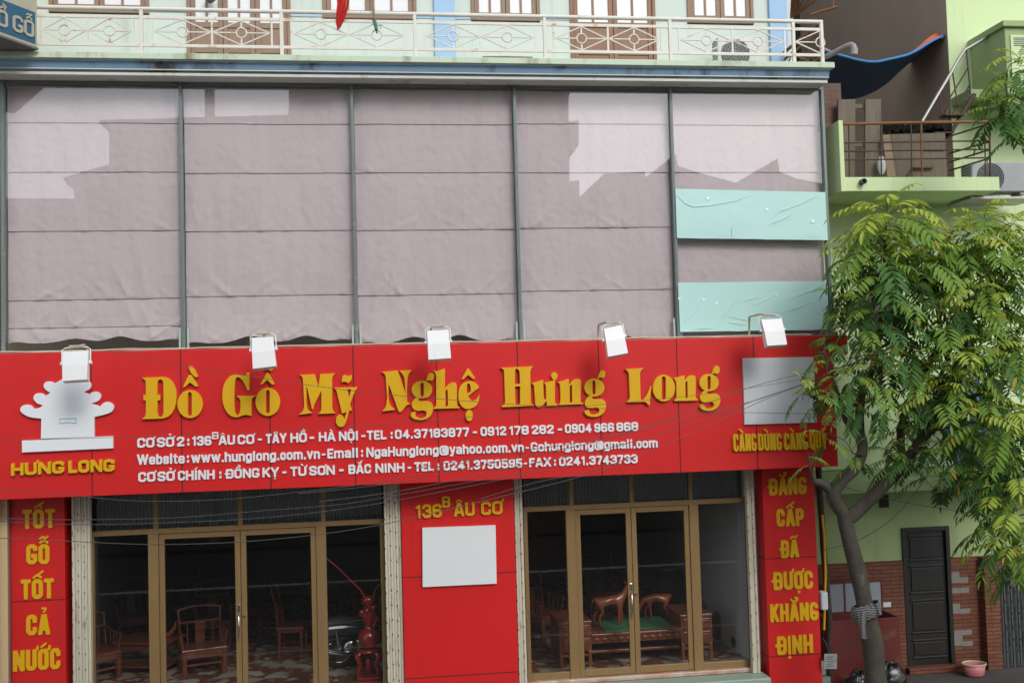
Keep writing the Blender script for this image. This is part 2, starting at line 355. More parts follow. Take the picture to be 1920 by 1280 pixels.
x = e.new(.46); x.color = (.23, .09, .06, 1); x = e.new(.56); x.color = (.46, .42, .34, 1)
t.links.new(v1.outputs['Distance'], rp.inputs[0]); t.links.new(rp.outputs[0], t.nodes['Principled BSDF'].inputs['Base Color']); M['tile'] = m

# ------------------------------------------------------------------ lettering
c_, d_ = .24, .12
GL = {
'O': (.52, [('c', [(c_,0),(1-c_,0),(1,d_),(1,1-d_),(1-c_,1),(c_,1),(0,1-d_),(0,d_)])]),
'C': (.50, [('o', [(1,.24),(1,d_),(1-c_,0),(c_,0),(0,d_),(0,1-d_),(c_,1),(1-c_,1),(1,1-d_),(1,.76)])]),
'G': (.52, [('o', [(1,.84),(1,1-d_),(1-c_,1),(c_,1),(0,1-d_),(0,d_),(c_,0),(1-c_,0),(1,d_),(1,.40),(.70,.40)])]),
'S': (.50, [('o', [(1,.82),(1,1-d_),(1-c_,1),(c_,1),(0,1-d_),(0,.66),(.2,.55),(.8,.45),(1,.34),(1,d_),(1-c_,0),(c_,0),(0,d_),(0,.18)])]),
'U': (.52, [('o', [(0,1),(0,d_),(c_,0),(1-c_,0),(1,d_),(1,1)])]),
'H': (.54, [('o', [(0,0),(0,1)]),('o', [(1,0),(1,1)]),('o', [(0,.5),(1,.5)])]),
'I': (.20, [('o', [(.5,0),(.5,1)])]),
'L': (.42, [('o', [(0,1),(0,0),(1,0)])]),
'T': (.46, [('o', [(0,1),(1,1)]),('o', [(.5,.9),(.5,0)])]),
'E': (.42, [('o', [(1,1),(0,1),(0,0),(1,0)]),('o', [(0,.5),(.85,.5)])]),
'F': (.42, [('o', [(1,1),(0,1),(0,0)]),('o', [(0,.5),(.85,.5)])]),
'A': (.56, [('o', [(-.02,-.1),(.40,1)]),('o', [(1.02,-.1),(.60,1)]),('o', [(.25,.25),(.75,.25)])]),
'N': (.56, [('o', [(0,0),(0,1)]),('o', [(1,0),(1,1)]),('o', [(.08,1),(.92,0)])]),
'M': (.74, [('o', [(0,0),(0,1)]),('o', [(1,0),(1,1)]),('o', [(.06,1),(.5,.1)]),('o', [(.94,1),(.5,.1)])]),
'B': (.52, [('c', [(0,0),(.78,0),(1,.1),(1,.40),(.85,.5),(1,.6),(1,.9),(.78,1),(0,1)]),('o', [(0,.5),(.7,.5)])]),
'P': (.50, [('o', [(0,0),(0,1),(.78,1),(1,.9),(1,.54),(.78,.44),(0,.44)])]),
'D': (.52, [('c', [(0,0),(.74,0),(1,d_),(1,1-d_),(.74,1),(0,1)])]),
'K': (.54, [('o', [(0,0),(0,1)]),('o', [(.1,.42),(.96,1.05)]),('o', [(.35,.6),(1,-.05)])]),
'Y': (.54, [('o', [(-.02,1.05),(.5,.42)]),('o', [(1.02,1.05),(.5,.42)]),('o', [(.5,.42),(.5,0)])]),
'X': (.56, [('o', [(0,-.05),(1,1.05)]),('o', [(1,-.05),(0,1.05)])]),
'Q': (.52, [('c', [(c_,0),(1-c_,0),(1,d_),(1,1-d_),(1-c_,1),(c_,1),(0,1-d_),(0,d_)]),('o', [(.6,.18),(1.05,-.08)])]),
'W': (.80, [('o', [(-.02,1.05),(.24,0)]),('o', [(.24,0),(.5,1)]),('o', [(.5,1),(.76,0)]),('o', [(.76,0),(1.02,1.05)])]),
'0': (.48, [('c', [(c_,0),(1-c_,0),(1,d_),(1,1-d_),(1-c_,1),(c_,1),(0,1-d_),(0,d_)])]),
'1': (.30, [('o', [(.85,0),(.85,1),(.2,.84)])]),
'2': (.48, [('o', [(0,.80),(0,1-d_),(c_,1),(1-c_,1),(1,1-d_),(1,.66),(.05,.1),(.05,0),(1,0)])]),
'3': (.48, [('o', [(0,.84),(0,1-d_),(c_,1),(1-c_,1),(1,1-d_),(1,.62),(.75,.52),(1,.42),(1,d_),(1-c_,0),(c_,0),(0,d_),(0,.16)]),('o', [(.55,.52),(.7,.52)])]),
'4': (.50, [('o', [(.72,0),(.72,1),(.0,.26),(1,.26)])]),
'5': (.48, [('o', [(.95,1),(.05,1),(.05,.56),(.75,.58),(1,.46),(1,d_),(1-c_,0),(c_,0),(0,d_),(0,.16)])]),
'6': (.48, [('o', [(1,.86),(1,1-d_),(1-c_,1),(c_,1),(0,1-d_),(0,d_),(c_,0),(1-c_,0),(1,d_),(1,.42),(1-c_,.53),(.1,.53)])]),
'7': (.44, [('o', [(0,1),(1,1),(1,.9),(.38,0)])]),
'8': (.48, [('c', [(c_,.53),(1-c_,.53),(1,.64),(1,.9),(1-c_,1),(c_,1),(0,.9),(0,.64)]),('c', [(c_,0),(1-c_,0),(1,d_),(1,.4),(1-c_,.5),(c_,.5),(0,.4),(0,d_)])]),
'9': (.48, [('o', [(0,.14),(0,d_),(c_,0),(1-c_,0),(1,d_),(1,1-d_),(1-c_,1),(c_,1),(0,1-d_),(0,.58),(c_,.47),(.9,.47)])]),
'.': (.20, [('o', [(.5,-.02),(.5,.03)])]), '-': (.30, [('o', [(.1,.42),(.9,.42)])]),
':': (.22, [('o', [(.5,.08),(.5,.16)]),('o', [(.5,.64),(.5,.72)])]),
}
q = .72
GL.update({
'a': (.46, [('o', [(.05,q-.04),(.2,q),(.8,q),(1,q-.12),(1,0)]),('c', [(.95,.40),(.2,.38),(0,.28),(0,.1),(.2,0),(.95,.06)])]),
'b': (.46, [('o', [(0,0),(0,1)]),('o', [(.02,q),(.75,q),(1,q-.12),(1,.12),(.75,0),(.02,0)])]),
'c': (.42, [('o', [(1,q-.22),(1,q-.10),(.75,q),(.25,q),(0,q-.12),(0,.12),(.25,0),(.75,0),(1,.10),(1,.22)])]),
'e': (.46, [('o', [(1,.10),(.9,.0),(.75,0),(.25,0),(0,.12),(0,q-.12),(.25,q),(.75,q),(1,q-.12),(1,.36),(.1,.36)])]),
'g': (.46, [('o', [(1,q),(1,-.14),(.78,-.24),(.05,-.24)]),('o', [(.98,q),(.25,q),(0,q-.12),(0,.14),(.25,.02),(.98,.02)])]),
'h': (.46, [('o', [(0,0),(0,1)]),('o', [(.02,q),(.75,q),(1,q-.12),(1,0)])]),
'i': (.20, [('o', [(.5,0),(.5,q)]),('o', [(.5,.98),(.5,1.02)])]),
'l': (.20, [('o', [(.5,0),(.5,1)])]),
'm': (.70, [('o', [(0,0),(0,q)]),('o', [(.02,q),(.85,q),(1,q-.12),(1,0)]),('o', [(.5,q-.05),(.5,0)])]),
'n': (.46, [('o', [(0,0),(0,q)]),('o', [(.02,q),(.75,q),(1,q-.12),(1,0)])]),
'o': (.46, [('c', [(.25,0),(.75,0),(1,.12),(1,q-.12),(.75,q),(.25,q),(0,q-.12),(0,.12)])]),
's': (.42, [('o', [(1,q-.16),(.9,q),(.1,q),(0,q-.14),(.1,.42),(.9,.30),(1,.14),(.9,0),(.1,0),(0,.16)])]),
't': (.32, [('o', [(.4,.94),(.4,.1),(.6,0),(1,0)]),('o', [(0,q),(1,q)])]),
'u': (.46, [('o', [(0,q),(0,.12),(.25,0),(.98,0)]),('o', [(1,0),(1,q)])]),
'v': (.46, [('o', [(0,q+.05),(.5,0)]),('o', [(1,q+.05),(.5,0)])]),
'w': (.68, [('o', [(0,q+.05),(.25,0)]),('o', [(.25,0),(.5,q)]),('o', [(.5,q),(.75,0)]),('o', [(.75,0),(1,q+.05)])]),
'y': (.46, [('o', [(0,q+.05),(.5,.08)]),('o', [(1,q+.05),(.45,-.24),(.1,-.24)])]),
'@': (.72, [('o', [(.95,.0),(.8,-.08),(.2,-.08),(0,.1),(0,.75),(.2,.92),(.8,.92),(1,.75),(1,.25),(.75,.2)]),('c', [(.38,.24),(.68,.24),(.72,.62),(.38,.62)])]),
})
_cache = {}
def glyph_cells(key):
    """marching squares over the union of the strokes of one letter with its marks -> polygons and rim edges"""
    if key in _cache: return _cache[key]
    ch, marks, a, wt = key
    low = ch.islower(); real = ch; ch = {'Đ': 'D'}.get(ch, ch); w = GL[ch][0]*a
    t = min(wt, .40*w) if GL[ch][0] > .25 else min(wt, .8*w)
    if ch in 'Mmw@W': t = min(t, .22*w)
    segs = []                                       # (ax, ay, bx, by, half, square start, square end, clip)
    def line(pts, closed, th, clip):
        n = len(pts)
        for i in range(n if closed else n-1):
            p, r_ = pts[i], pts[(i+1) % n]; segs.append((*p, *r_, th/2, (not closed) and i == 0, (not closed) and i == n-2, clip))
    for kind, pts in GL[ch][1]: line([(t/2+x*(w-t), t/2+y*(1-t)) for x, y in pts], kind == 'c', t, True)
    if real == 'Đ': line([(-.03*a, .5), (w*.5, .5)], False, t*.72, False)
    cx = w/2; top = (q if low else 1.0); m_t = min(t, .13)*.82; k = min(1, a*1.1)
    circ = any(m in '\u0302\u0306' for m in marks)
    for mk in marks:
        dx, dz = (.15*k, .13) if (circ and mk in '\u0300\u0301\u0309\u0303') else (0, 0)
        if mk == '\u0303' and circ: dx, dz = 0, .19
        if mk == '\u0302': line([(cx-.17*k, top+.09), (cx, top+.21), (cx+.17*k, top+.09)], False, m_t, False)
        elif mk == '\u0306': line([(cx-.15*k, top+.20), (cx-.06*k, top+.10), (cx+.06*k, top+.10), (cx+.15*k, top+.20)], False, m_t, False)
        elif mk == '\u0300': line([(cx-.10*k+dx, top+.24+dz), (cx+.08*k+dx, top+.11+dz)], False, m_t, False)
        elif mk == '\u0301': line([(cx-.08*k+dx, top+.11+dz), (cx+.10*k+dx, top+.24+dz)], False, m_t, False)
        elif mk == '\u0303': line([(cx-.18*k+dx, top+.10+dz), (cx-.07*k+dx, top+.18+dz), (cx+.07*k+dx, top+.11+dz), (cx+.18*k+dx, top+.19+dz)], False, m_t*.9, False)
        elif mk == '\u0309': line([(cx-.08*k+dx, top+.30), (cx+.07*k+dx, top+.30), (cx+.08*k+dx, top+.21), (cx-.01*k+dx, top+.12)], False, m_t*.85, False)
        elif mk == '\u0323': line([(cx-.02, -.16), (cx+.02, -.16)], False, m_t*1.3, False)
        elif mk == '\u031b': line([(w-t*.6, top-.06), (w+.03*a, top-.02), (w+.04*a, top+.11)], False, m_t, False)
    def sdf(x, y):
        best = 9.0
        for ax, ay, bx, by, h, q0, q1, cl in segs:
            dx, dy = bx-ax, by-ay; L = math.hypot(dx, dy) or 1e-6
            u = ((x-ax)*dx+(y-ay)*dy)/L; v = abs((x-ax)*dy-(y-ay)*dx)/L
            if u < 0: d_ = max(-u-(h if True else 0), v-h) if q0 else math.hypot(u, v)-h
            elif u > L: d_ = max(u-L-h, v-h) if q1 else math.hypot(u-L, v)-h
            else: d_ = v-h
            if cl and ch not in 'gyQ@.': d_ = max(d_, -y, y-1.02)
            if d_ < best: best = d_
        return best
    x0, x1 = -.10*a-.02, w+.14*a+.02; y0 = -.36 if (low or marks or ch in '@Q') else -.04; y1 = 1.56 if marks else 1.08
    st = .034; nx = int((x1-x0)/st)+1; ny = int((y1-y0)/st)+1
    F = [[sdf(x0+i*st, y0+j*st) for i in range(nx+1)] for j in range(ny+1)]
    polys, rim = [], []
    for j in range(ny):
        run = None
        for i in range(nx+1):
            full = i < nx and F[j][i] < 0 and F[j][i+1] < 0 and F[j+1][i] < 0 and F[j+1][i+1] < 0
            if full:
                if run is None: run = i
                continue
            if run is not None:
                polys.append([(x0+run*st, y0+j*st), (x0+i*st, y0+j*st), (x0+i*st, y0+j*st+st), (x0+run*st, y0+j*st+st)]); run = None
            if i == nx: break
            c4 = [(i, j), (i+1, j), (i+1, j+1), (i, j+1)]; f4 = [F[b_][a_] for a_, b_ in c4]
            if all(f >= 0 for f in f4): continue
            poly, cr_ = [], []
            for k_ in range(4):
                (a1, b1), (a2, b2) = c4[k_], c4[(k_+1) % 4]; fa, fb = f4[k_], f4[(k_+1) % 4]
                if fa < 0: poly.append((x0+a1*st, y0+b1*st))
                if (fa < 0) != (fb < 0):
                    u = fa/(fa-fb); pt = (x0+(a1+(a2-a1)*u)*st, y0+(b1+(b2-b1)*u)*st); poly.append(pt); cr_.append(pt)
            if len(poly) > 2: polys.append(poly)
            if len(cr_) == 2: rim.append((cr_[0], cr_[1]))
            elif len(cr_) == 4: rim += [(cr_[0], cr_[1]), (cr_[2], cr_[3])]
    _cache[key] = (polys, rim); return polys, rim
def put_text(mb, body, pl, pr, y0, y1, height, weight=.17):
    """condensed block letters between world points pl and pr (baseline), front faces at y1, backs at y0"""
    out = []; pen = 0.0
    for ch in unicodedata.normalize('NFD', body):
        if unicodedata.combining(ch): out[-1][2].append(ch); continue
        if ch == ' ': pen += .20; continue
        out.append([ch, pen, []]); pen += GL[{'Đ': 'D'}.get(ch, ch)][0]+.055
    total = pen-.055; a = round((pr-pl).length/total/height, 2)
    for ch, p, marks in out:
        polys, rim = glyph_cells((ch, tuple(marks), a, weight))
        def fx(x, y, yy):
            f = (p+x/a)/total; return Vector((pl.x+(pr.x-pl.x)*f, yy, pl.z+(pr.z-pl.z)*f+y*height))
        vs, fs = [], []
        for po in polys: fs.append(list(range(len(vs), len(vs)+len(po)))); vs += [fx(x, y, y1) for x, y in po]
        for (xa, ya), (xb, yb) in rim:
            n = len(vs); vs += [fx(xa, ya, y1), fx(xb, yb, y1), fx(xb, yb, y0), fx(xa, ya, y0)]; fs.append([n, n+1, n+2, n+3])
        mb.add(vs, fs)
def text_px(mb, body, x0, x1, b0, b1, t0, Y, depth, weight=.17):
    pl, pr = P(x0, b0, Y), P(x1, b1, Y); h = (P(x0, t0, Y)-pl).z
    put_text(mb, body, pl, pr, Y+.004, Y-depth, h, weight)

def smooth_outline(s, k=4):                        # 'x,y' smooth points, 'x,y*' corners
    pts = []
    for w in s.split():
        cor = w.endswith('*'); a, b = w.rstrip('*').split(','); pts.append((Vector((float(a), float(b))), cor))
    n = len(pts); out = []
    for i in range(n):
        (p1, c1), (p2, c2) = pts[i], pts[(i+1) % n]
        out.append(p1.copy())
        if c1 and c2: continue
        p0, p3 = pts[i-1][0], pts[(i+2) % n][0]
        t1 = (p2-p1) if c1 else (p2-p0)*.5; t2 = (p2-p1) if c2 else (p3-p1)*.5
        L = (p2-p1).length
        for t_ in (t1, t2):
            if t_.length > 1.6*L: t_.length = 1.6*L
        for j in range(1, k+1):
            u = j/(k+1); out.append(p1*(2*u**3-3*u*u+1)+t1*(u**3-2*u*u+u)+p2*(-2*u**3+3*u*u)+t2*(u**3-u*u))
    return out
def ell_o(cx, cy, rx, ry, n=36): return [Vector((cx+rx*math.cos(2*math.pi*i/n), cy+ry*math.sin(2*math.pi*i/n))) for i in range(n)]
def slot(cx, y0, y1, hw, n=8):
    return [Vector((cx+hw*math.cos(a), y0+hw*1.3+hw*1.3*math.sin(a))) for a in [math.pi+math.pi*i/n for i in range(n+1)]] + \
           [Vector((cx+hw*math.cos(a), y1-hw*1.3+hw*1.3*math.sin(a))) for a in [math.pi*i/n for i in range(n+1)]]
def filled(loops, Y, depth, name):
    """loops: outlines in (x, z) metres, holes included -> list of verts and faces of a raised plate"""
    cu = bpy.data.curves.new(name, 'CURVE'); cu.dimensions = '2D'; cu.fill_mode = 'BOTH'; cu.extrude = depth/2
    for L in loops:
        sp_ = cu.splines.new('POLY'); sp_.points.add(len(L)-1); sp_.use_cyclic_u = True
        for pt, v in zip(sp_.points, L): pt.co = (v[0], v[1], 0, 1)
    ob = bpy.data.objects.new(name, cu); C.objects.link(ob)
    me = bpy.data.meshes.new_from_object(ob.evaluated_get(bpy.context.evaluated_depsgraph_get()))
    bpy.data.objects.remove(ob); bpy.data.curves.remove(cu)
    vs = [Vector((v.co.x, Y-depth/2-v.co.z, v.co.y)) for v in me.vertices]; fs = [list(p.vertices) for p in me.polygons]
    bpy.data.meshes.remove(me); return vs, fs

# ------------------------------------------------------------------ ground, road (the setting)
YS, YP, YF = -0.5, 0.10, 0.36           # sign face, red pillar face, shopfront glass
ZF = Z(1190, 1262, YF)                  # shop floor
b = MB(); b.grid(lambda u, v: Vector((-400+800*u, -400+800*v, -0.16)), 8, 8, False); tag(b.build('ground', M['asphalt']), kind='structure')
b = MB(); b.box(-40, 40, -4.2, 1.3, -0.14, 0.0); tag(b.build('pavement', M['pavement']), kind='structure')
b = MB()
for i in range(60): b.box(-40+i*1.34, -40+i*1.34+1.32, -4.42, -4.21, -0.16, 0.01, .02)
tag(b.build('kerb', M['kerb']), kind='structure')
b = MB(); b.box(-60, 60, -12.3, -12.0, -.156, -.152); tag(b.build('road_line', M['cornice_white']), kind='structure')
b = MB(); b.box(-60, 60, -30.0, -18.5, -0.155, -0.04); tag(b.build('far_pavement', M['pavement']), kind='structure')

# ------------------------------------------------------------------ shop building
BX0, BX1 = X(-20, 640, 0), X(1553, 400, 0)
shop = thing('shop_building', 'mint green shop house with blue cornice, wide curtained window and glass shopfronts', 'building', ((BX0+BX1)/2, 1, 0))
YW = 1.1
LY = -0.45
zt, zb = Z(900, 107.5, LY), Z(900, 118.5, LY)
LX1 = X(1565, 118, LY); LX0 = BX0-.4
WT = zt+5
# upper wall pieces round the openings
ops = [(92, 280, 25), (350, 545, None), (605, 781, 36), (883, 1012, 40), (1068, 1228, None), (1288, 1412, 45)]
xs = BX0-.3; wall = MB()
for a, e, bt in ops:
    xa, xe = X(a, 20, YW), X(e, 20, YW)
    wall.box(xs, xa, YW, YW+.2, zt-.3, WT)
    if bt: wall.box(xa, xe, YW, YW+.2, zt-.3, Z((a+e)/2, bt+2, YW))
    xs = xe
wall.box(xs, X(1486, 20, YW), YW, YW+.2, zt-.3, WT)
wall.box(BX0-.3, X(1486, 20, YW), 5.0, 5.2, zt-.3, WT)
wall.box(X(1486, 20, YW)-.2, X(1486, 20, YW), YW+.2, 5.0, zt-.3, WT)
wall.build('wall', M['mint'], shop)
b = MB(); b.box(BX0-.3, X(1486, 20, YW)-.21, YW+.9, YW+.95, zt-.3, WT-.2); b.build('room_partition', M['inside_dark'], shop)
for a, e in ((814, 853), (1441, 1474)):
    b = MB(); x0, x1 = X(a, 40, YW), X(e, 40, YW); b.box(x0, x1, YW-.06, YW-.003, zt-.2, WT, .004); b.build('pilaster', M['blue_paint'], shop)
b = MB()
for a, e, y in ((281, 349, 21), (546, 604, 30), (782, 813, 33), (854, 882, 35), (1013, 1067, 36), (1229, 1287, 38), (1413, 1440, 40)):
    b.box(X(a, y, YW), X(e, y, YW), YW-.015, YW-.002, Z((a+e)/2, y+2, YW), Z((a+e)/2, y-1, YW))
b.build('string_band', M['blue_paint'], shop)
def shutter_window(a, e, bt, red=False):
    x0, x1 = X(a, 20, YW), X(e, 20, YW); zb_ = Z((a+e)/2, bt, YW) if bt else zt-.12
    z1 = zb_+(1.45 if bt else 2.75); mw = M['wood_up_red'] if red else M['wood_up']
    f = MB(); t_ = .055
    f.box(x0, x0+t_, YW-.03, YW+.08, zb_, z1, .006); f.box(x1-t_, x1, YW-.03, YW+.08, zb_, z1, .006)
    f.box(x0+t_, x1-t_, YW-.03, YW+.08, zb_, zb_+t_, .006); f.box(x0+t_, x1-t_, YW-.03, YW+.08, z1-t_, z1, .006)
    w = f.build('window' if bt else 'balcony_door', mw, shop)
    n = 2 if not (not bt and (e-a) > 180) else 3
    ww = (x1-x0-2*t_)/n
    lo = zb_+t_+.004
    for i in range(n):
        la, lb = x0+t_+i*ww+.004, x0+t_+(i+1)*ww-.004
        lf = MB(); st = .07; zp = lo+.07 if bt else Z((a+e)/2, 43, YW)
        lf.box(la, la+st, YW-.01, YW+.03, lo, z1-t_, .004); lf.box(lb-st, lb, YW-.01, YW+.03, lo, z1-t_, .004)
        lf.box(la+st, lb-st, YW-.008, YW+.028, lo, lo+.07); lf.box(la+st, lb-st, YW-.008, YW+.028, z1-t_-.08, z1-t_)
        if not bt:
            lf.box(la+st, lb-st, YW-.008, YW+.028, zp-.08, zp)
            zm = (lo+.07+zp-.08)/2
            lf.box(la+st, lb-st, YW-.008, YW+.028, zm+.06, zm+.10)
            lf.box(la+st, lb-st, YW+.008, YW+.02, lo+.07, zm+.06); lf.box(la+st, lb-st, YW+.008, YW+.02, zm+.10, zp-.08)
        cx = (la+lb)/2; lf.box(cx-.018, cx+.018, YW-.006, YW+.026, zp, z1-t_-.08)
        lf.build('leaf', mw, w)
        pn = MB(); pn.box(la+st, lb-st, YW+.008, YW+.016, zp, z1-t_-.08); pn.build('pane', M['pane_white'], w)
for k, (a, e, bt) in enumerate(ops): shutter_window(a, e, bt, k == 4)
# ledge and cornice
zwt0 = Z(800, 155.5, 0)
b = MB(); b.box(LX0, LX1, LY, YW-.003, zb, zt, .006); b.build('balcony_slab', M['ledge'], shop)
def zc(y, Y): return Z(900, 119.5+(y-124)*1.1, Y)
b = MB()
pr = [(-.40, zc(124, -.40)), (-.40, zc(128, -.40)), (-.375, zc(129.5, -.375)), (-.37, zc(131, -.37)), (-.345, zc(139, -.345)), (-.31, zc(141, -.31)), (-.305, zc(145, -.305)), (.3, zc(145, -.305)), (.3, zc(124, -.40))]
b.prismx(pr, LX0, LX1-.05); b.build('cornice', M['cornice'], shop)
b = MB(); b.box(LX0, LX1-.035, -.415, -.399, zc(126, -.41), zc(124.2, -.41)); b.box(LX0, LX1-.06, -.315, .3, zc(150.5, -.315), zc(145.6, -.315), .004); b.box(LX0, LX1-.05, -.352, -.2, zc(141.2, -.35), zc(139.6, -.35))
b.build('cornice_trim', M['cornice_white'], shop)
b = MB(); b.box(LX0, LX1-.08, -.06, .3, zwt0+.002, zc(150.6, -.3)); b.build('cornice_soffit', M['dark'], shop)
# floors and interior
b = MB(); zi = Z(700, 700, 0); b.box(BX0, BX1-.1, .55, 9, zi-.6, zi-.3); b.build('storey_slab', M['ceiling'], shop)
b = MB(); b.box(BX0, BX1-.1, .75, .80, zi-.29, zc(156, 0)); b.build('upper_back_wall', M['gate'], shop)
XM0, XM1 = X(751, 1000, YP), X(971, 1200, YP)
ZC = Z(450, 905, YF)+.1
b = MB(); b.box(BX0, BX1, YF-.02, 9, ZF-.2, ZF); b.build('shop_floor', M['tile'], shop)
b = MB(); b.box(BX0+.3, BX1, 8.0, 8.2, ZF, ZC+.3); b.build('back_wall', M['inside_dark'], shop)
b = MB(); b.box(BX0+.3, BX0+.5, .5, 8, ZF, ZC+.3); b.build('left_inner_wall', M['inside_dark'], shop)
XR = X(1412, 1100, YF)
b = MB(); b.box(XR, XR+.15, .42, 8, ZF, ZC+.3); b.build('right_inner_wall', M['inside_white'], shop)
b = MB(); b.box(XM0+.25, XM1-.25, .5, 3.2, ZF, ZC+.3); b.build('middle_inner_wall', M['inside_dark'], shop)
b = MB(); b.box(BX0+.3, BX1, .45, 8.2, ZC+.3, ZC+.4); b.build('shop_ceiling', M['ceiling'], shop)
for a, e in ((985, 1412), (170, 722)): b = MB(); b.box(X(a, 1262, YF), X(e, 1262, YF), YF-.12, YF+.05, ZF-.06, ZF+.003, .01); b.build('sill', M['marble'], shop)
b = MB(); b.box(X(985, 1270, YF), X(1436, 1265, .1), -.12, YF-.125, .005, ZF-.055, .02); b.box(X(130, 1270, YF), X(740, 1265, .1), -.12, YF-.125, .005, ZF-.055, .02); b.build('entrance_step', M['step'], shop)
b = MB(); b.box(BX0, BX1, YF-.1, YF+.15, -.1, ZF-.21); b.build('plinth', M['step'], shop)
# lintel behind the sign
b = MB(); b.box(BX0, BX1, .02, .5, Z(800, 905, .0)+.22, zi-.02); b.build('lintel', M['mint'], shop)

# curtained upper window
mull = [(6, 6), (337.5, 345), (658, 670), (964, 976), (1258, 1270), (1546.5, 1552)]
mx = [(X(a, 157, 0)+X(c, 632, 0))/2 for a, c in mull]
zwt, zwb = zwt0, Z(800, 647, 0)-.1
b = MB(); wx = .023
b.box(mx[0]-wx, mx[-1]+wx, -.03, .06, zwt-.05, zwt, .004); b.box(mx[0]-wx, mx[-1]+wx, -.03, .06, zwb-.02, zwb+.06, .004)
up_win = b.build('glazed_front', M['alu_teal'], shop)
for i, x in enumerate(mx):
    b = MB(); b.box(x-wx, x+wx, -.04, .07, zwb+.06, zwt-.05, .005)
    if 0 < i < 5: b.box(x-.004, x+.004, -.046, -.04, zwb+.06, zwt-.05)
    b.build('mullion', M['alu_teal'], up_win)
for i in range(5):
    b = MB(); tl = random.Random(i).uniform(-.002, .002)
    b.add([(mx[i]+wx, .01, zwb+.06), (mx[i+1]-wx, .01+tl, zwb+.06), (mx[i+1]-wx, .01+tl, zwt-.05), (mx[i]+wx, .01, zwt-.05)], [[0, 1, 2, 3]])
    b.build('pane', M['glass_up'], up_win, recalc=False)
b = MB()
for i in range(1, 6):
    for s_ in (-1, 1):
        if i == 5 and s_ == 1: continue
        b.box(mx[i]+s_*.055-.014, mx[i]+s_*.055+.014, .012, .03, zwb+.12, zwb+.42)
b.build('jamb_clip', M['clip'], up_win)

# roman blinds behind the glass
seams = [[(230, 322, 432, 560, 612)], [(232, 324, 432, 553, None)], [(233, 323, 430, 551, None)], [(232, 323, 426, 543, None)], [(234, 322, 432, 545, None)]]
names = ['leftmost mauve folding blind, its top lit by reflected sky, beside the cream column',
         'mauve folding blind second from the left, crossed by a reflected pole',
         'evenly shaded mauve folding blind in the middle pane of the wide window',
         'mauve folding blind fourth from the left with reflected stepped balconies',
         'mauve folding blind partly covered by two aqua film sheets']
for k in range(5):
    x0, x1 = mx[k]+wx+.004, mx[k+1]-wx-.004
    cxp = (mull[k][0]+mull[k+1][0])/2
    zz = [Z(cxp, y, .12) for y in seams[k][0] if y]
    ztop, zbot = zwt-.07, Z(cxp, 635, .12)-.02
    root = thing('folding_blind', names[k], 'blind', ((x0+x1)/2, .12, zbot), group='folding blinds in the wide window')
    edges = [ztop]+zz+[zbot]
    rnd = random.Random(k*7+3); sd = Vector((k*13.7, 3.1, 0))
    wr = [(rnd.uniform(x0, x1), rnd.choice(edges[2:]), rnd.uniform(-1.2, 1.2), rnd.uniform(.25, .8), rnd.uniform(.008, .024)) for _ in range(46)]
    scal = [(.36+rnd.uniform(-.05, .03), rnd.uniform(.045, .085), .15), (.66+rnd.uniform(-.05, .05), rnd.uniform(.06, .09), .13), (.93, .02, .08), (.05, .02, .08)]
    def ysurf(x, z, top, bot):
        u = (z-bot)/(top-bot); h = top-bot
        y = .12 - .014*(1-u)**2.2 - .012*math.sin(math.pi*min(max(u, 0), 1))
        y += .03*noise.noise(Vector((x*1.3, z*.3, 0))+sd) + .012*noise.noise(Vector((x*5.5, z*1.5, 4))+sd) + .005*noise.noise(Vector((x*9+z*5, z*9-x*4, 8))+sd) + .0035*noise.noise(Vector((x*22, z*10, 3))+sd)
        low = max(0, min(1, (edges[0]-z)/(edges[0]-edges[-1])))
        for wx_, wz, ang, ln, am in wr:
            dx, dz = x-wx_, z-wz
            al = dx*math.sin(ang)+dz*math.cos(ang); ac = dx*math.cos(ang)-dz*math.sin(ang)
            if 0 < al < ln: y -= am*low*math.exp(-(ac/.035)**2)*(1-al/ln)
        return y
    b = MB(); nu = 110
    for s_ in range(len(edges)-1):
        top, bot = edges[s_], edges[s_+1]; nv = max(10, int((top-bot)/.02)); last = s_ == len(edges)-2
        def fn(u, v, top=top, bot=bot, last=last):
            x = x0+(x1-x0)*u; bz = bot
            if last:
                bz = bot - .03 + sum(1.2*h*math.exp(-((u-c)/w)**2*2.2) for c, h, w in scal)
            z = bz+(top-bz)*v
            return Vector((x, ysurf(x, z, top, bot), z+.004*noise.noise(Vector((x*2, z, 9))+sd)*(0 if v in (0,) else 0)))
        b.grid(fn, nu, nv)
    b.build('fabric', M['blind'], root)
    b = MB()
    for z in zz:
        b.tube([(x0+(x1-x0)*i/30, ysurf(x0+(x1-x0)*i/30, z+.002, z+.8, z)+.004, z-.004+.004*noise.noise(Vector((i*.21, z, k)))) for i in range(31)], .006, 6)
    b.build('batten', M['blind'], root)

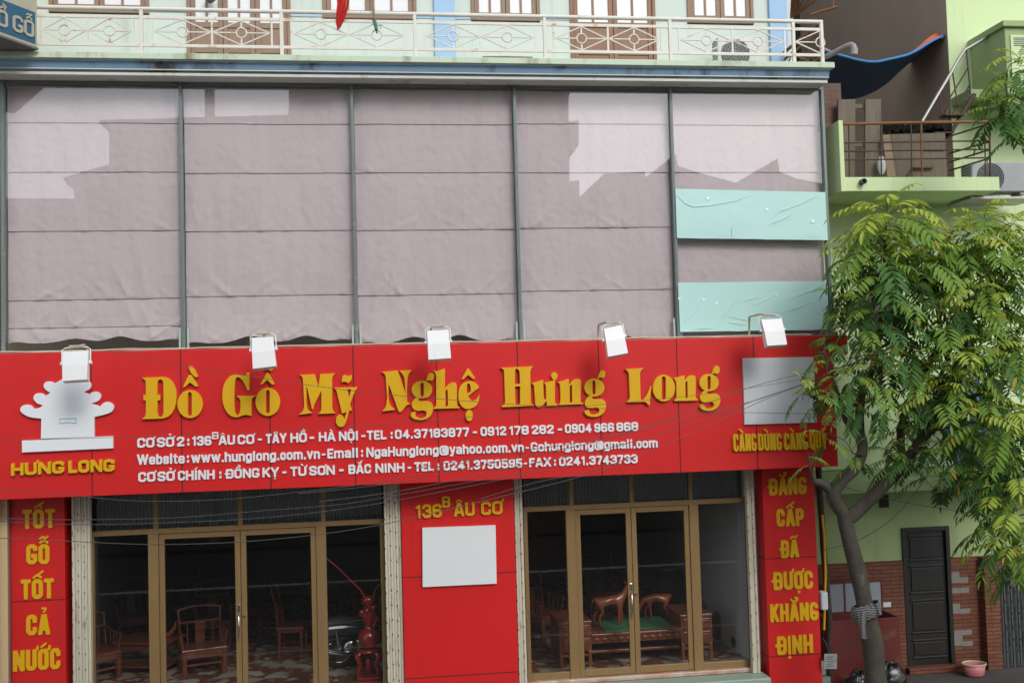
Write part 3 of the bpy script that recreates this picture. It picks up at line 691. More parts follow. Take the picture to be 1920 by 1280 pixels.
# aqua film sheets on the last pane
def film(corners, lbl, spots, creases, seed):
    p = [P(x, y, -.055) for x, y in corners]          # tl tr br bl
    o = thing('film_sheet', lbl, 'film sheet', tuple((p[2]+p[3])/2), group='aqua film sheets on the last pane')
    rnd = random.Random(seed)
    def fn(u, v):
        q_ = (p[3]*(1-u)+p[2]*u)*(1-v)+(p[0]*(1-u)+p[1]*u)*v
        y = .006*noise.noise(Vector((u*3+seed, v*1.2, 0)))+.0015*noise.noise(Vector((u*14+seed, v*7, 2)))
        e = .02*math.exp(-(v/.05)**2)*noise.noise(Vector((u*5, seed, 1)))
        return Vector((q_.x, q_.y-.006+y-e*.3, q_.z+.006*noise.noise(Vector((u*9, seed, v*2)))*(v < .02)))
    b = MB(); b.grid(fn, 70, 26); b.build('sheet', M['film'], o)
    b = MB()
    for cr_ in creases:
        pts = [P(x, y, -.07) for x, y in cr_]; pp = []
        for i in range(len(pts)-1):
            for j in range(5): pp.append(pts[i].lerp(pts[i+1], j/5)+Vector((0, 0, .006*noise.noise(Vector((i+j*.3, seed, 0))))))
        pp.append(pts[-1]); b.tube(pp, [.0015+.0032*math.sin(math.pi*i/(len(pp)-1)) for i in range(len(pp))], 6)
    for x, y, r in spots:
        c = P(x, y, -.061); b.ell((c.x, c.y, c.z), (r*.7, .0035, r*.6), 10)
    b.build('crease', M['film_crease'], o)
film([(1266, 354), (1547, 360.5), (1552, 450.5), (1269, 446.5)], 'upper aqua film sheet with torn lower edge stuck on the last window pane',
     [(1327, 373, .05), (1344, 401, .02), (1346, 410, .018), (1352, 421, .022), (1438, 394, .05), (1524, 416, .05)],
     [[(1267, 364), (1284, 381), (1300, 388), (1340, 384), (1378, 377), (1410, 366)], [(1448, 412), (1462, 396), (1500, 383), (1531, 368)], [(1443, 421), (1465, 412), (1484, 402)], [(1372, 425), (1373, 446)]], 3)
film([(1271, 530), (1551, 526.5), (1554, 618), (1275, 622)], 'lower aqua film sheet with many creases, just above the red sign',
     [(1319, 563, .05), (1344, 569, .04), (1411, 556, .05), (1455, 553, .05), (1416, 543, .03), (1274, 560, .04)],
     [[(1278, 605), (1300, 591), (1313, 573)], [(1346, 612), (1356, 590), (1380, 565), (1390, 552)], [(1406, 575), (1440, 560), (1455, 545)], [(1392, 565), (1420, 557)], [(1468, 585), (1495, 577), (1520, 566)], [(1360, 592), (1400, 600), (1440, 592)], [(1480, 560), (1520, 545), (1545, 533)], [(1365, 604), (1400, 609)], [(1300, 617), (1340, 614)]], 8)

# ------------------------------------------------------------------ balcony railing
YR = -.36
rail = thing('balcony_railing', 'cream iron balcony railing with diamond and ring pattern, rusty at the right corner', 'railing', (0, YR, zt))
posts = [60, 265, 528, 778, 1021, 1256, 1487, 1540]
def ry(px): return 7.5+28.5*(px-80)/1460                # photo height of the top rail
px_ = [X(p, 60, YR) for p in posts]
ztop_ = Z(800, 27.5, YR); z2 = Z(800, 42.5, YR); z3 = Z(800, 93, YR)
b = MB(); b.tube([(px_[0]-1.5, YR, ztop_), (px_[-1]+.02, YR, ztop_)], .030, 12); b.build('top_rail', M['rail'], rail)
for z in (z2, z3):
    b = MB(); b.box(px_[0]-1.5, px_[-1], YR-.012, YR+.012, z-.022, z+.022, .004); b.build('cross_rail', M['rail'], rail)
for i, x in enumerate(px_):
    b = MB(); b.box(x-.024, x+.024, YR-.024, YR+.024, zt-.002, ztop_-.012, .004); b.build('post', M['rail'], rail)
def pattern(xa, xb):
    n = max(1, round((xb-xa)/.95)) if xb-xa > .7 else 1
    b = MB(); zm = (z2+z3)/2; hz = (z2-z3)/2-.022
    xa += .024; xb -= .024
    if xb-xa > .7:
        g_ = (xb-xa)*.06
        for x in (xa+g_, xb-g_): b.box(x-.013, x+.013, YR-.008, YR+.008, z3+.022, z2-.022)
        cells = [(xa+g_+.03, (xa+xb)/2-.012), ((xa+xb)/2+.012, xb-g_-.03)]
        b.box((xa+xb)/2-.014, (xa+xb)/2+.014, YR-.009, YR+.009, z3+.022, z2-.022)
    else: cells = [(xa, xa+2*(xb-xa))]
    for ca, cb in cells:
        cx = (ca+cb)/2; rr = .070; clip = xb
        segs = [((ca, zm), (cx, zm+hz)), ((ca, zm), (cx, zm-hz)), ((cx, zm+hz), (cb, zm)), ((cx, zm-hz), (cb, zm)), ((ca, zm), (cx-rr, zm)), ((cx+rr, zm), (cb, zm)), ((cx, zm+rr), (cx, zm+hz)), ((cx, zm-rr), (cx, zm-hz))]
        for k, (p, q_) in enumerate(segs):
            if q_[0] > clip+.01 and p[0] >= clip-.02: continue
            if q_[0] > clip: q_ = (clip, p[1]+(q_[1]-p[1])*(clip-p[0])/(q_[0]-p[0]))
            yo = YR+.0015*(k-4)
            b.bar((p[0], yo, p[1]), (q_[0], yo, q_[1]), .020, .014)
        b.ring((cx, YR, zm), rr, .011, 24, 6, Matrix.Rotation(R(90), 3, 'X'))
    b.build('diamond_panel', M['rail'], rail)
for i in range(len(px_)-1): pattern(px_[i], px_[i+1])
b = MB()                                               # return to the wall at the right corner
b.tube([(px_[-1], YR, ztop_), (px_[-1], YW-.02, ztop_)], .027, 10)
for z in (z2, z3): b.box(px_[-1]-.012, px_[-1]+.012, YR+.025, YW-.02, z-.02, z+.02)
zm = (z2+z3)/2; hz = (z2-z3)/2
for k in range(2):
    ya, yb = YR+.06+k*.7, YR+.72+k*.7; ym = (ya+yb)/2
    for p, q_ in (((ya, zm), (ym, zm+hz)), ((ya, zm), (ym, zm-hz)), ((ym, zm+hz), (yb, zm)), ((ym, zm-hz), (yb, zm))): b.bar((px_[-1], *p), (px_[-1], *q_), .018, .014)
b.build('side_panel', M['rust'], rail)

# ------------------------------------------------------------------ the red shop sign
sx0, sx1, sz0, sz1 = X(-40, 800, YS), X(1567, 760, YS), (Z(700, 909, YS)+Z(1277, 885, YS))/2, (Z(693, 648, YS)+Z(1270, 634, YS))/2
sign = thing('shop_sign', 'long red shop sign with raised yellow title and white address lines above the shopfronts', 'sign', ((sx0+sx1)/2, YS, sz0))
b = MB(); b.box(sx0, sx1, YS, -.06, sz0, sz1, .006); b.build('panel', M['red'], sign)
for px in (171.5, 340, 506, 664, 820.5, 973, 1125.5, 1272.5, 1417):
    b = MB(); x = X(px, 770, YS); b.box(x-.008, x+.008, YS-.002, YS+.01, sz0+.001, sz1-.001); b.build('joint', M['seam'], sign)
b = MB(); b.box(X(1560, 640, -.3), X(1586, 640, -.25), -.3, -.2, Z(1570, 664, -.3), Z(1570, 628, -.3)); b.build('end_flap', M['red'], sign)
b = MB(); b.box(sx0, sx1-.3, -.44, -.06, sz1+.002, sz1+.03, .004); b.build('top_ledge', M['cornice_white'], sign)
b = MB(); rn = random.Random(4)
b.tube([(sx0+(sx1-.4-sx0)*i/60, -.47+.02*math.sin(i), sz1+.02+.018*noise.noise(Vector((i*.35, 0, 0)))) for i in range(61)], .011, 6); b.build('lamp_wiring', M['cream_cable'], sign)

A = (9.143, 250, 670); B_ = (6.4, 400, 670); Cc = (8.727, 700, 670); Dd = (8.0, 920, 670); Ee = (8.727, 1150, 670)
def glyph(groups, fr, name='letter', m_='yellow', depth=.055):
    s_, ox, oy = fr; mb = MB()
    for gi, loops in enumerate(groups):
        LL = []
        for L in loops:
            pts = smooth_outline(L) if isinstance(L, str) else L
            LL.append([(lambda w: (w.x, w.z))(P(p.x/s_+ox, p.y/s_+oy, YS-.03)) for p in pts])
        v, f = filled(LL, YS+.004, depth+gi*.0006, name); mb.add(v, f)
    return mb.build(name, M[m_], sign)
glyph([["150,348* 400,337 540,335 650,390 720,500 745,660 720,840 650,970 540,1035 400,1048 150,1055* 205,1010 220,950* 220,735* 178,735* 178,640* 220,640* 218,410* 195,375",
        "418,450 430,395 470,375 510,400 520,450 520,940 500,1000 470,1015 435,1000 420,940 418,735* 465,735* 465,635* 415,635*"]], A)
glyph([[ell_o(975, 797, 216, 240), slot(972, 590, 1000, 33)], ["855,505* 950,310 980,297 1010,315 1115,490* 1070,493 975,425* 885,503"], ["955,155 985,148 1015,155 1065,225 1115,325* 1070,335 1000,270 965,200"]], A)
glyph([["402,180* 435,180* 432,390* 410,390* 380,320 340,260 300,235 275,250 262,300 255,450 258,620 275,680 295,690 318,660 328,600 328,520* 315,490 280,460* 510,458* 480,480 462,500* 458,700* 420,690 370,690 280,715 200,690 140,610 112,500 120,360 160,270 220,215 300,203 360,215 398,212*"]], B_)
glyph([[ell_o(655, 531, 147, 168), slot(655, 388, 670, 22)], ["565,320* 640,195 655,187 670,195 735,318* 705,322 648,268* 590,320"], ["600,142* 625,95 650,90 685,105 728,90* 720,140 690,158 660,145"]], B_)
glyph([["1040,208* 1218,200* 1262,350* 1278,240* 1283,198* 1460,190* 1430,235 1425,300* 1428,600* 1440,640 1468,668* 1260,675* 1290,640 1298,600* 1296,400* 1280,430* 1215,560 1200,622* 1185,618* 1120,330* 1118,540* 1135,620 1190,665* 1025,685* 1075,640 1092,580* 1080,300* 1070,240"]], B_)
glyph([["1450,362* 1735,355* 1700,400* 1640,560* 1665,630* 1628,642* 1600,750 1565,820 1520,832 1478,790 1478,720 1510,685 1545,692 1575,740* 1598,652* 1545,672* 1480,400*", "1606,380* 1654,378* 1632,480*"], ["1540,295* 1552,225 1585,208 1620,222 1665,205* 1655,270 1620,305 1580,290"]], B_)
glyph([["135,238* 400,212* 525,580* 515,400 495,300 430,215* 630,205* 580,270 560,350 548,500* 552,720* 605,755* 540,785 470,870 440,890* 415,885* 250,430* 248,640 275,770 360,855* 145,880* 205,800 225,640* 205,330* 185,270"]], Cc)
glyph([[ell_o(795, 525, 168, 145), slot(798, 412, 640, 27)], ["862,382* 890,300 930,255 985,265 990,330 955,378 900,370"],
       ["700,650* 640,720 630,790 670,850 740,870 820,862 865,890 862,950 820,985 760,990 700,960 685,920 705,885* 640,895 612,940 650,995 740,1018 840,1010 920,965 970,880 975,800 945,735 880,710 790,712 740,700 735,682 775,660*"]], Cc)
glyph([["975,225* 1060,215 1170,180* 1170,500* 1235,435 1310,405 1355,430 1365,500* 1368,770* 1380,795 1415,815* 1405,828* 985,838* 980,825* 1015,800 1030,770* 1025,300* 1010,250", "1178,545* 1212,514* 1222,770* 1205,800 1180,795*"]], Cc)
glyph([["1730,490* 1690,430 1620,390 1560,385 1470,420 1405,510 1390,640 1410,740 1470,820 1550,840 1640,815 1710,740 1740,600* 1715,640 1680,690 1640,712 1600,700 1560,650 1545,630* ", "1530,590* 1525,500 1540,430 1570,430 1590,480 1595,555*"], ["1440,355* 1535,185 1550,175 1565,185 1665,340* 1630,348 1550,285* 1470,355"], [ell_o(1568, 946, 58, 92)]], Cc)
glyph([["145,155* 390,143* 635,133* 605,170 590,210* 600,660* 612,695 645,710* 640,722* 170,745* 165,730* 205,700 215,650* 200,210* 190,180", "362,200* 385,165 430,200* 440,390* 360,400*", "362,435* 440,430* 440,680* 415,712 392,710 370,690*"]], Dd)
glyph([["610,385* 690,365 785,335* 790,560* 800,620 830,625* 825,420* 800,380* 880,360 945,340* 910,290 910,250 950,220 990,240 998,290 960,345* 960,660* 975,690 1000,702* 985,718* 840,722* 835,650* 770,720 720,742 680,725 665,680* 650,430* 630,400"]], Dd)
glyph([["1000,370* 1080,350 1168,318* 1170,412* 1230,345 1300,318 1345,340 1350,400* 1345,640* 1355,670 1390,685* 1380,698* 1015,712* 1030,690 1045,650* 1040,430* 1025,390", "1180,430* 1215,405* 1222,660* 1200,682 1180,660*"]], Dd)
low_g = "1470,575* 1425,630 1410,690 1440,745 1500,760 1580,745 1625,775 1620,820 1570,850 1510,850 1475,810 1480,785* 1425,790 1405,815 1440,865 1520,888 1620,875 1700,810 1725,720 1705,650 1650,620 1570,625 1515,605 1530,580*"
glyph([[ell_o(1552, 450, 150, 134), slot(1546, 345, 555, 24)], ["1600,325* 1630,235 1665,195 1710,210 1712,270 1690,305 1640,300"], [low_g]], Dd)
glyph([["190,190* 490,172* 440,220 430,270* 440,660* 455,695 490,690* 560,580 605,465* 620,470* 600,620 590,775* 565,775* 540,740 500,722* 225,735* 225,715* 255,690 268,650* 250,260* 230,225"]], Ee)
glyph([[ell_o(822, 500, 181, 217), slot(820, 308, 690, 33)]], Ee)
glyph([["980,340* 1060,320 1160,290* 1162,380* 1220,310 1285,290 1335,310 1340,370* 1340,640* 1355,670 1390,690* 1375,702* 1000,712* 990,695* 1020,670 1028,630* 1025,420* 1010,370", "1172,405* 1205,385* 1212,640* 1192,670 1174,650*"]], Ee)
lg2 = smooth_outline(low_g); lg2 = [Vector(((p.x-1552)*1.05+1562, (p.y-450)*1.05+410)) for p in lg2]
glyph([[ell_o(1560, 410, 157, 142), slot(1560, 300, 525, 26)], ["1600,285* 1640,175 1690,135 1728,165 1730,230 1690,268 1640,255"], [lg2]], Ee)

YT = YS-.012
def line_(words, bl, br, tl, tr_, weight=.215):
    # words: (text, px0, px1); baseline and cap height run from the left to the right end
    mb = MB(); xa, xb = words[0][1], words[-1][2]
    for w, a, e in words:
        f0, f1 = (a-xa)/(xb-xa), (e-xa)/(xb-xa)
        text_px(mb, w, a, e, bl+(br-bl)*f0, bl+(br-bl)*f1, tl+(tr_-tl)*f0, YS, .022, weight)
    return mb
L1 = [('CƠ', 258, 290), ('SỞ', 295, 327), ('2', 332, 346), (':', 350.5, 356.5), ('136', 360, 396.7), ('ÂU', 410.5, 441), ('CƠ', 446, 477), ('-', 483, 492), ('TÂY', 499, 537.5), ('HỒ', 544.7, 575.5), ('-', 580, 590), ('HÀ', 598, 629), ('NỘI', 635.6, 671.8), ('-', 677, 686), ('TEL', 688, 724.7), (':', 731.5, 737.5), ('04.37183877', 740.6, 879.4), ('-', 886, 895), ('0912', 901, 949), ('178', 954, 991), ('282', 996.6, 1038), ('-', 1045, 1054.4), ('0904', 1059, 1109), ('966', 1114, 1151), ('868', 1155.6, 1196)]
mb = line_(L1, 839, 807, 821, 790.6); text_px(mb, 'B', 398, 410, 823, 822.5, 810, YS, .022, .18); mb.build('address_line', M['white_letter'], sign)
L2 = [('Website', 258, 346.7), (':', 350, 356), ('www.hunglong.com.vn', 359, 600), ('-', 603, 611), ('Email', 614, 672), (':', 676.5, 681.5), ('NgaHunglong@yahoo.com.vn', 687, 982), ('-', 985, 992), ('Gohunglong@gmail.com', 995, 1232.7)]
line_(L2, 871, 838.4, 852, 821.5, .20).build('web_line', M['white_letter'], sign)
L3 = [('CƠ', 260, 291.7), ('SỞ', 296, 328), ('CHÍNH', 334, 403), (':', 410.5, 417), ('ĐỒNG', 424, 486.7), ('KỴ', 492.5, 523), ('-', 529, 538), ('TỪ', 544.7, 574.7), ('SƠN', 580, 628), ('-', 635.6, 645), ('BẮC', 653.4, 696), ('NINH', 704, 758.4), ('-', 764, 771.6), ('TEL', 777, 813.8), (':', 819, 825), ('0241.3750595', 831.6, 979), ('-', 981.6, 988.5), ('FAX', 992, 1033), (':', 1037.5, 1043), ('0241.3743733', 1048, 1195)]
line_(L3, 903, 867.7, 885, 851).build('office_line', M['white_letter'], sign)
mb = MB(); text_px(mb, 'HƯNG', 23, 122, 891, 886, 868, YS, .05, .24); text_px(mb, 'LONG', 130, 216, 886, 882.5, 863, YS, .05, .24); mb.build('name_letters', M['yellow'], sign)
mb = MB()
for w, a, e, b0, b1, t0 in (('CÀNG', 1374, 1417, 845.5, 844.3, 813.5), ('DÙNG', 1420, 1464, 844, 843, 812.8), ('CÀNG', 1469, 1512.5, 843, 842, 812), ('QUÝ', 1517, 1549, 842, 841, 811.5)): text_px(mb, w, a, e, b0, b1, t0, YS, .05, .19)
mb.build('slogan_letters', M['yellow'], sign)
# white incense-burner plate
fr = (5.817, 0, 680)
o = glyph([["450,825* 455,608* 440,605* 330,590 250,550 225,510 245,470 300,455 345,470 370,500* 430,490 475,462* 410,440 370,390 385,345 430,330 475,340 500,362* 555,325* 510,300 480,255 495,215 535,202 575,210 597,225* 680,180* 740,130 830,130 870,208* 890,215* 930,195 975,205 995,240 980,285 915,315* 980,345* 1000,325 1045,312 1090,335 1100,375 1070,415 995,442* 1100,475* 1115,450 1165,425 1220,440 1243,480 1220,530 1150,560 1030,590* 1030,805*"],
           ["243,842* 1235,798* 1235,930* 245,975*"]], fr, 'emblem_plate', 'logo', .05)
mb = MB()
q_ = [P(x/5.817, y/5.817+680, YS-.052) for x, y in ((655, 605), (740, 603), (830, 600), (830, 655), (740, 645), (655, 660))]
for i in range(6): mb.bar(q_[i], q_[(i+1) % 6], .008, .004)
mb.build('emblem_mark', M['logo_mark'], o); 
# blank grey square on the right
bp_ = [P(x, y, YS-.03) for x, y in ((1393, 671.4), (1525, 669), (1531, 791.5), (1396, 795.7))]
mb = MB(); v, f = filled([[(p.x, p.z) for p in bp_]], YS+.002, .04, 'x'); mb.add(v, f); mb.build('blank_board', M['board_grey'], sign)

# ------------------------------------------------------------------ red pillars
def pillar(lbl, x0, x1, seams_, texts, board=None):
    root = thing('red_pillar', lbl, 'pillar', ((x0+x1)/2, YP, 0), group='red pillars under the sign')
    b = MB(); b.box(x0, x1, YP, .5, 0.003, sz0+.25, .008); b.build('cladding', M['red'], root)
    for y in seams_:
        b = MB(); z = Z((x0/15.1*1950+701), y, YP); b.box(x0+.01, x1-.01, YP-.002, YP+.01, z-.007, z+.007); b.box(x0-.002, x0+.01, YP+.01, .4, z-.007, z+.007); b.box(x1-.01, x1+.002, YP+.01, .4, z-.007, z+.007)
        b.build('joint', M['seam'], root)
    for w, a, e, b0, b1, t0 in texts:
        mb = MB(); 
        if isinstance(w, str): text_px(mb, w, a, e, b0, b1, t0, YP, .02, .2)
        else:
            for ww in w: text_px(mb, *ww[:6], YP, .035, .2)
        mb.build('lettering', M['yellow'], root)
    if board:
        mb = MB(); pp = [P(x, y, YP-.03) for x, y in board]; v, f = filled([[(p.x, p.z) for p in pp]], YP+.002, .045, 'x'); mb.add(v, f); mb.build('blank_board', M['board'], root)
pillar('red pillar at the left with yellow words TỐT GỖ TỐT CẢ NƯỚC', X(20.5, 1100, YP), X(122, 1100, YP), (1126,),
       [('TỐT', 42.5, 104, 991, 988.5, 955), ('GỖ', 50, 93.5, 1057, 1056, 1020), ('TỐT', 40, 101.6, 1123, 1120, 1086), ('CẢ', 50, 94.4, 1190, 1188, 1152), ('NƯỚC', 25, 114, 1258, 1252, 1219)])
pillar('broad red pillar in the middle with yellow house number and blank white board', X(755, 1090, YP), X(967, 1080, YP), (1083, 1273),
       [([('136', 778.5, 828.4, 970.8, 968.5, 945.5), ('B', 829, 844, 951, 950, 930), ('ÂU', 851, 890, 967.5, 965.5, 942), ('CƠ', 902, 942, 964.8, 962.5, 940)], 0, 0, 0, 0, 0)],
       ((792, 989), (929, 984), (931, 1093), (792.5, 1099.7)))
pillar('red pillar beside the tree with yellow words ĐẲNG CẤP ĐÃ ĐƯỢC KHẲNG ĐỊNH', X(1435, 1060, YP), X(1533, 1060, YP), (1047, 1231),
       [('ĐẲNG', 1442, 1512, 928.5, 925, 896.5), ('CẤP', 1456, 1507, 986.5, 984.5, 954), ('ĐÃ', 1464, 1497.5, 1046, 1043.5, 1012.5), ('ĐƯỢC', 1450, 1524, 1105.5, 1102, 1072), ('KHẲNG', 1444, 1534, 1165.5, 1161, 1132), ('ĐỊNH', 1457, 1524, 1227, 1222, 1192.5)])

# ------------------------------------------------------------------ folded metal gates
def fold_gate(lbl, a, e, y, Y, n, dark=False):
    x0, x1 = X(a, y, Y), X(e, y, Y)
    root = thing('folding_gate', lbl, 'gate', ((x0+x1)/2, Y, ZF-.05), group='folded metal gates beside the shopfronts')
    zt_ = sz0+.2; w = (x1-x0)/n
    for i in range(n):
        b = MB(); yy = Y+.014*(i % 2)
        b.box(x0+i*w+.0015, x0+(i+1)*w-.0015, yy, yy+.10, ZF-.05, zt_, .004)
        if i % 2 == 0:
            n0 = len(b.f)
            for k in range(13): z = ZF+.15+k*.21+.02*(i % 3); b.box(x0+i*w+.001, x0+i*w+.010, Y-.006, Y-.001, z, z+.03)
            for f in range(n0, len(b.f)): b.mi[f] = 1
        b.build('slat', [M['gate'], M['dark_rust']], root)
fold_gate('folded cream metal gate between the left pillar and left shopfront', 135, 169.5, 1100, YF-.22, 6)
fold_gate('folded cream metal gate left of the middle red pillar', 723, 754.5, 1100, YF-.22, 6)
fold_gate('narrow folded cream metal gate right of the middle red pillar', 968.5, 984, 1100, YF-.22, 3)
fold_gate('narrow folded cream metal gate left of the red pillar beside the tree', 1405.5, 1419.5, 1080, YF-.22, 3)

# ------------------------------------------------------------------ glass shopfronts
def shopfront(lbl, xl, xr, v, transom, foot, topbars):
    """v: photo px of the posts: side light | post | door | meeting | door | post | side light"""
    Y = YF; x0, x1 = X(xl, 1100, Y), X(xr, 1100, Y)
    root = thing('glass_shopfront', lbl, 'shopfront', ((x0+x1)/2, Y, ZF))
    zt_ = Z(transom[0], transom[1], Y); z1 = sz0+.2; pw = .07
    vx = [X(p, 1100, Y) for p in v]
    b = MB()
    b.box(x0, x1, Y-.05, Y+.05, zt_-.035, zt_+.035, .004)
    b.box(x0, x1, Y-.045, Y+.045, z1-.06, z1)
    for x in (x0+.03, vx[0], vx[2], x1-.03): b.box(x-pw, x+pw, Y-.055, Y+.055, ZF, zt_-.036, .004) if x in (vx[0], vx[2]) else b.box(x-.03, x+.03, Y-.045, Y+.045, ZF, zt_-.036, .004)
    for p in topbars: x = X(p, 960, Y); b.box(x-.03, x+.03, Y-.04, Y+.04, zt_+.036, z1-.061, .004)
    b.box(x0+.06, vx[0]-pw, Y-.04, Y+.04, ZF, ZF+.10, .004); b.box(vx[2]+pw, x1-.06, Y-.04, Y+.04, ZF, ZF+.10, .004)
    b.build('frame', M['tan'], root)
    def pane(a, e, za, zb2, par=root, yy=Y):
        q2 = MB(); q2.add([(a, yy, za), (e, yy, za), (e, yy, zb2), (a, yy, zb2)], [[0, 1, 2, 3]]); q2.build('pane', M['glass_shop'], par, recalc=False)
    pane(x0+.06, vx[0]-pw, ZF+.10, zt_-.036); pane(vx[2]+pw, x1-.06, ZF+.10, zt_-.036)
    bars = [x0]+[X(p, 960, Y) for p in topbars]+[x1]
    for i in range(len(bars)-1): pane(bars[i]+.03, bars[i+1]-.03, zt_+.036, z1-.06)
    for i, (a, e) in enumerate(((vx[0]+pw+.004, vx[1]-.004), (vx[1]+.004, vx[2]-pw-.004))):
        d = MB(); st = .075; zd = zt_-.042
        d.box(a, a+st, Y-.03, Y+.03, ZF+.012, zd, .004); d.box(e-st, e, Y-.03, Y+.03, ZF+.012, zd, .004)
        d.box(a+st, e-st, Y-.03, Y+.03, ZF+.012, ZF+.11, .004); d.box(a+st, e-st, Y-.03, Y+.03, zd-.075, zd, .004)
        do = d.build('door', M['tan'], root); pane(a+st, e-st, ZF+.11, zd-.075, do)
        h = MB(); xh = e-.03 if i == 0 else a+.03; zh = ZF+1.02
        if i == 0:
            h.tube([(xh, Y-.03, zh-.18), (xh, Y-.07, zh-.17), (xh, Y-.07, zh+.17), (xh, Y-.03, zh+.18)], .010, 8)
            h.box(xh-.018, xh+.018, Y-.04, Y-.03, zh+.22, zh+.32, .004)
        else: h.lathe([(.02, 0), (.022, .015), (.010, .03)], (xh, Y-.03, zh+.16), 12, Matrix.Rotation(R(90), 3, 'X'))
        h.build('handle', M['chrome'], do)
    b = MB(); n = int((x1-x0)/.05)
    for i in range(n): b.lathe([(.028, zt_-.02), (.028, z1)], (x0+.03+i*(x1-x0-.06)/(n-1), Y+.34, 0), 6)
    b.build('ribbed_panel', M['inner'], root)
shopfront('left glass shopfront with tan aluminium double door, motorbike parked behind it', 170, 722.5, (289.5, 452.5, 604), (450, 988), 0, (293, 450.5, 606))
shopfront('right glass shopfront with tan aluminium double door, deer statues behind it', 984, 1409, (1072.5, 1186.5, 1304), (1186, 945.5), 0, (1071, 1184, 1295))

# ------------------------------------------------------------------ floodlights over the sign
def floodlight(lbl, tl, tr_, br, bl):
    Y0 = -1.12
    p = [P(*tl, Y0-.02), P(*tr_, Y0-.02), P(*br, Y0-.12), P(*bl, Y0-.12)]
    c = (p[0]+p[1])/2
    root = thing('floodlight', lbl, 'floodlight', (c.x, -.45, sz1+.03), group='white floodlights over the red sign')
    n = (p[1]-p[0]).cross(p[3]-p[0]).normalized(); n = n if n.y < 0 else -n
    th = n*-.10
    mb = MB(); vs = [v for v in p]+[v+th*(.5 if i < 2 else 1.15) for i, v in enumerate(p)]
    mid = [(p[0]*.52+p[3]*.48), (p[1]*.52+p[2]*.48)]
    fr_ = [p[0], p[1], mid[1]+n*.012, mid[0]+n*.012, p[2], p[3]]
    bk = [p[0]+th*.6, p[1]+th*.6, p[2]+th*1.2, p[3]+th*1.2]
    vs = fr_+bk
    mb.add(vs, [[0, 1, 2, 3], [3, 2, 4, 5], [6, 7, 8, 9], [0, 1, 7, 6], [5, 4, 8, 9], [0, 3, 5, 9, 6], [1, 2, 4, 8, 7]])
    mb.build('housing', M['lamp_white'], root)
    ax = (p[1]-p[0]).normalized(); upv = (p[0]-p[3]).normalized()
    mb = MB(); a_, b2 = p[0]*.62+p[3]*.38+th*.5-ax*.02, p[1]*.62+p[2]*.38+th*.5+ax*.02
    top = upv*.21
    mb.tube([a_, a_+top*.85, a_+top+ax*.04, b2+top-ax*.04, b2+top*.85, b2], .008, 7)
    for e_ in (a_, b2): mb.lathe([(.022, -.018), (.022, .018)], e_, 10, Matrix.Rotation(R(90), 3, 'Y'))
    mb.build('bracket', M['lamp_white'], root)
    m_ = (a_+b2)/2+top
    mb = MB(); ft = Vector((m_.x-.05, -.40, sz1+.03))
    mb.tube([ft, Vector((ft.x, -.44, m_.z+.03)), Vector((m_.x, -.70, m_.z+.05)), m_+Vector((0, 0, .012))], .016, 8)
    mb.box(m_.x-.09, m_.x+.09, m_.y-.02, m_.y+.02, m_.z+.005, m_.z+.03, .004)
    mb.build('arm', M['lamp_arm'], root)
floodlight('white floodlight hanging over the incense burner emblem', (117, 659), (166, 657), (163, 711), (117, 714))
floodlight('white floodlight over the second word of the yellow title', (471.5, 633), (512, 631), (518, 686), (474, 691))
floodlight('white floodlight upright over the middle of the sign', (800.5, 620), (840.7, 618), (845.8, 671), (803.8, 674))
floodlight('white floodlight tilted right over the yellow H word', (1132.5, 616), (1166, 609), (1177.5, 661.5), (1140.5, 668.5))
floodlight('white floodlight nearest the tree, over the blank grey square', (1427.5, 599), (1465.5, 597), (1476, 645.5), (1439, 648))

# ------------------------------------------------------------------ left neighbour and the blue projecting sign
b = MB(); xl = X(14, 1100, .0); b.box(xl-6, xl, .0, 8, 0, sz0+.4, .01); b.box(BX0-6, BX0-.02, .12, 8, sz0+.4, WT)
o = thing('cream_house', 'cream walled house at the left edge next to the left red pillar', 'house', (xl-3, 1, 0)); b.build('wall', M['cream_wall'], o)
b = MB(); b.box(xl+.002, X(20, 1100, YP)-.004, .02, .3, .003, sz0+.2); b.build('corner_strip', M['galv'], o)
b = MB(); b.tube([(xl-.12, -.05, .01), (xl-.12, -.05, sz0+.3)], .035, 10); b.build('drain_pipe', M['cream_wall'], o)
# sign box standing out from the facade at an angle, seen from below
p0 = P(70, 94, -.5); dv = Vector((-.52, -.86, 0)).normalized(); pv = Vector((-dv.y, dv.x, 0)); pv = pv if pv.x > 0 else -pv
o = thing('projecting_sign', 'blue projecting sign box with cream letters above the left end of the cornice', 'sign', p0)
def sp(a, d, h): return p0+dv*a-pv*d+Vector((0, 0, h))
def sbox(mb, a0, a1, d0, d1, h0, h1):
    mb.add([sp(a0, d0, h0), sp(a1, d0, h0), sp(a1, d1, h0), sp(a0, d1, h0), sp(a0, d0, h1), sp(a1, d0, h1), sp(a1, d1, h1), sp(a0, d1, h1)], [[0, 1, 2, 3], [4, 5, 6, 7], [0, 1, 5, 4], [1, 2, 6, 5], [2, 3, 7, 6], [3, 0, 4, 7]])
b = MB(); sbox(b, 0, 2.6, .004, .55, 0.03, 1.5); b.build('box', M['sign_cream'], o)
b = MB(); sbox(b, .03, 2.58, 0, .02, .07, .50); b.build('face', M['sign_blue'], o)
b = MB(); sbox(b, -.01, 2.61, -.012, .57, 0, .028); b.build('underside', M['sign_under'], o)
mb = MB(); put_text(mb, 'HÀNG ĐỒ GỖ', Vector((-1.62, 0, 0)), Vector((-.06, 0, 0)), 0, -.015, .22, .17)
for v in mb.v: w_ = sp(-v.x, v.y*1.0, v.z+.14); v.x, v.y, v.z = w_.x, w_.y, w_.z
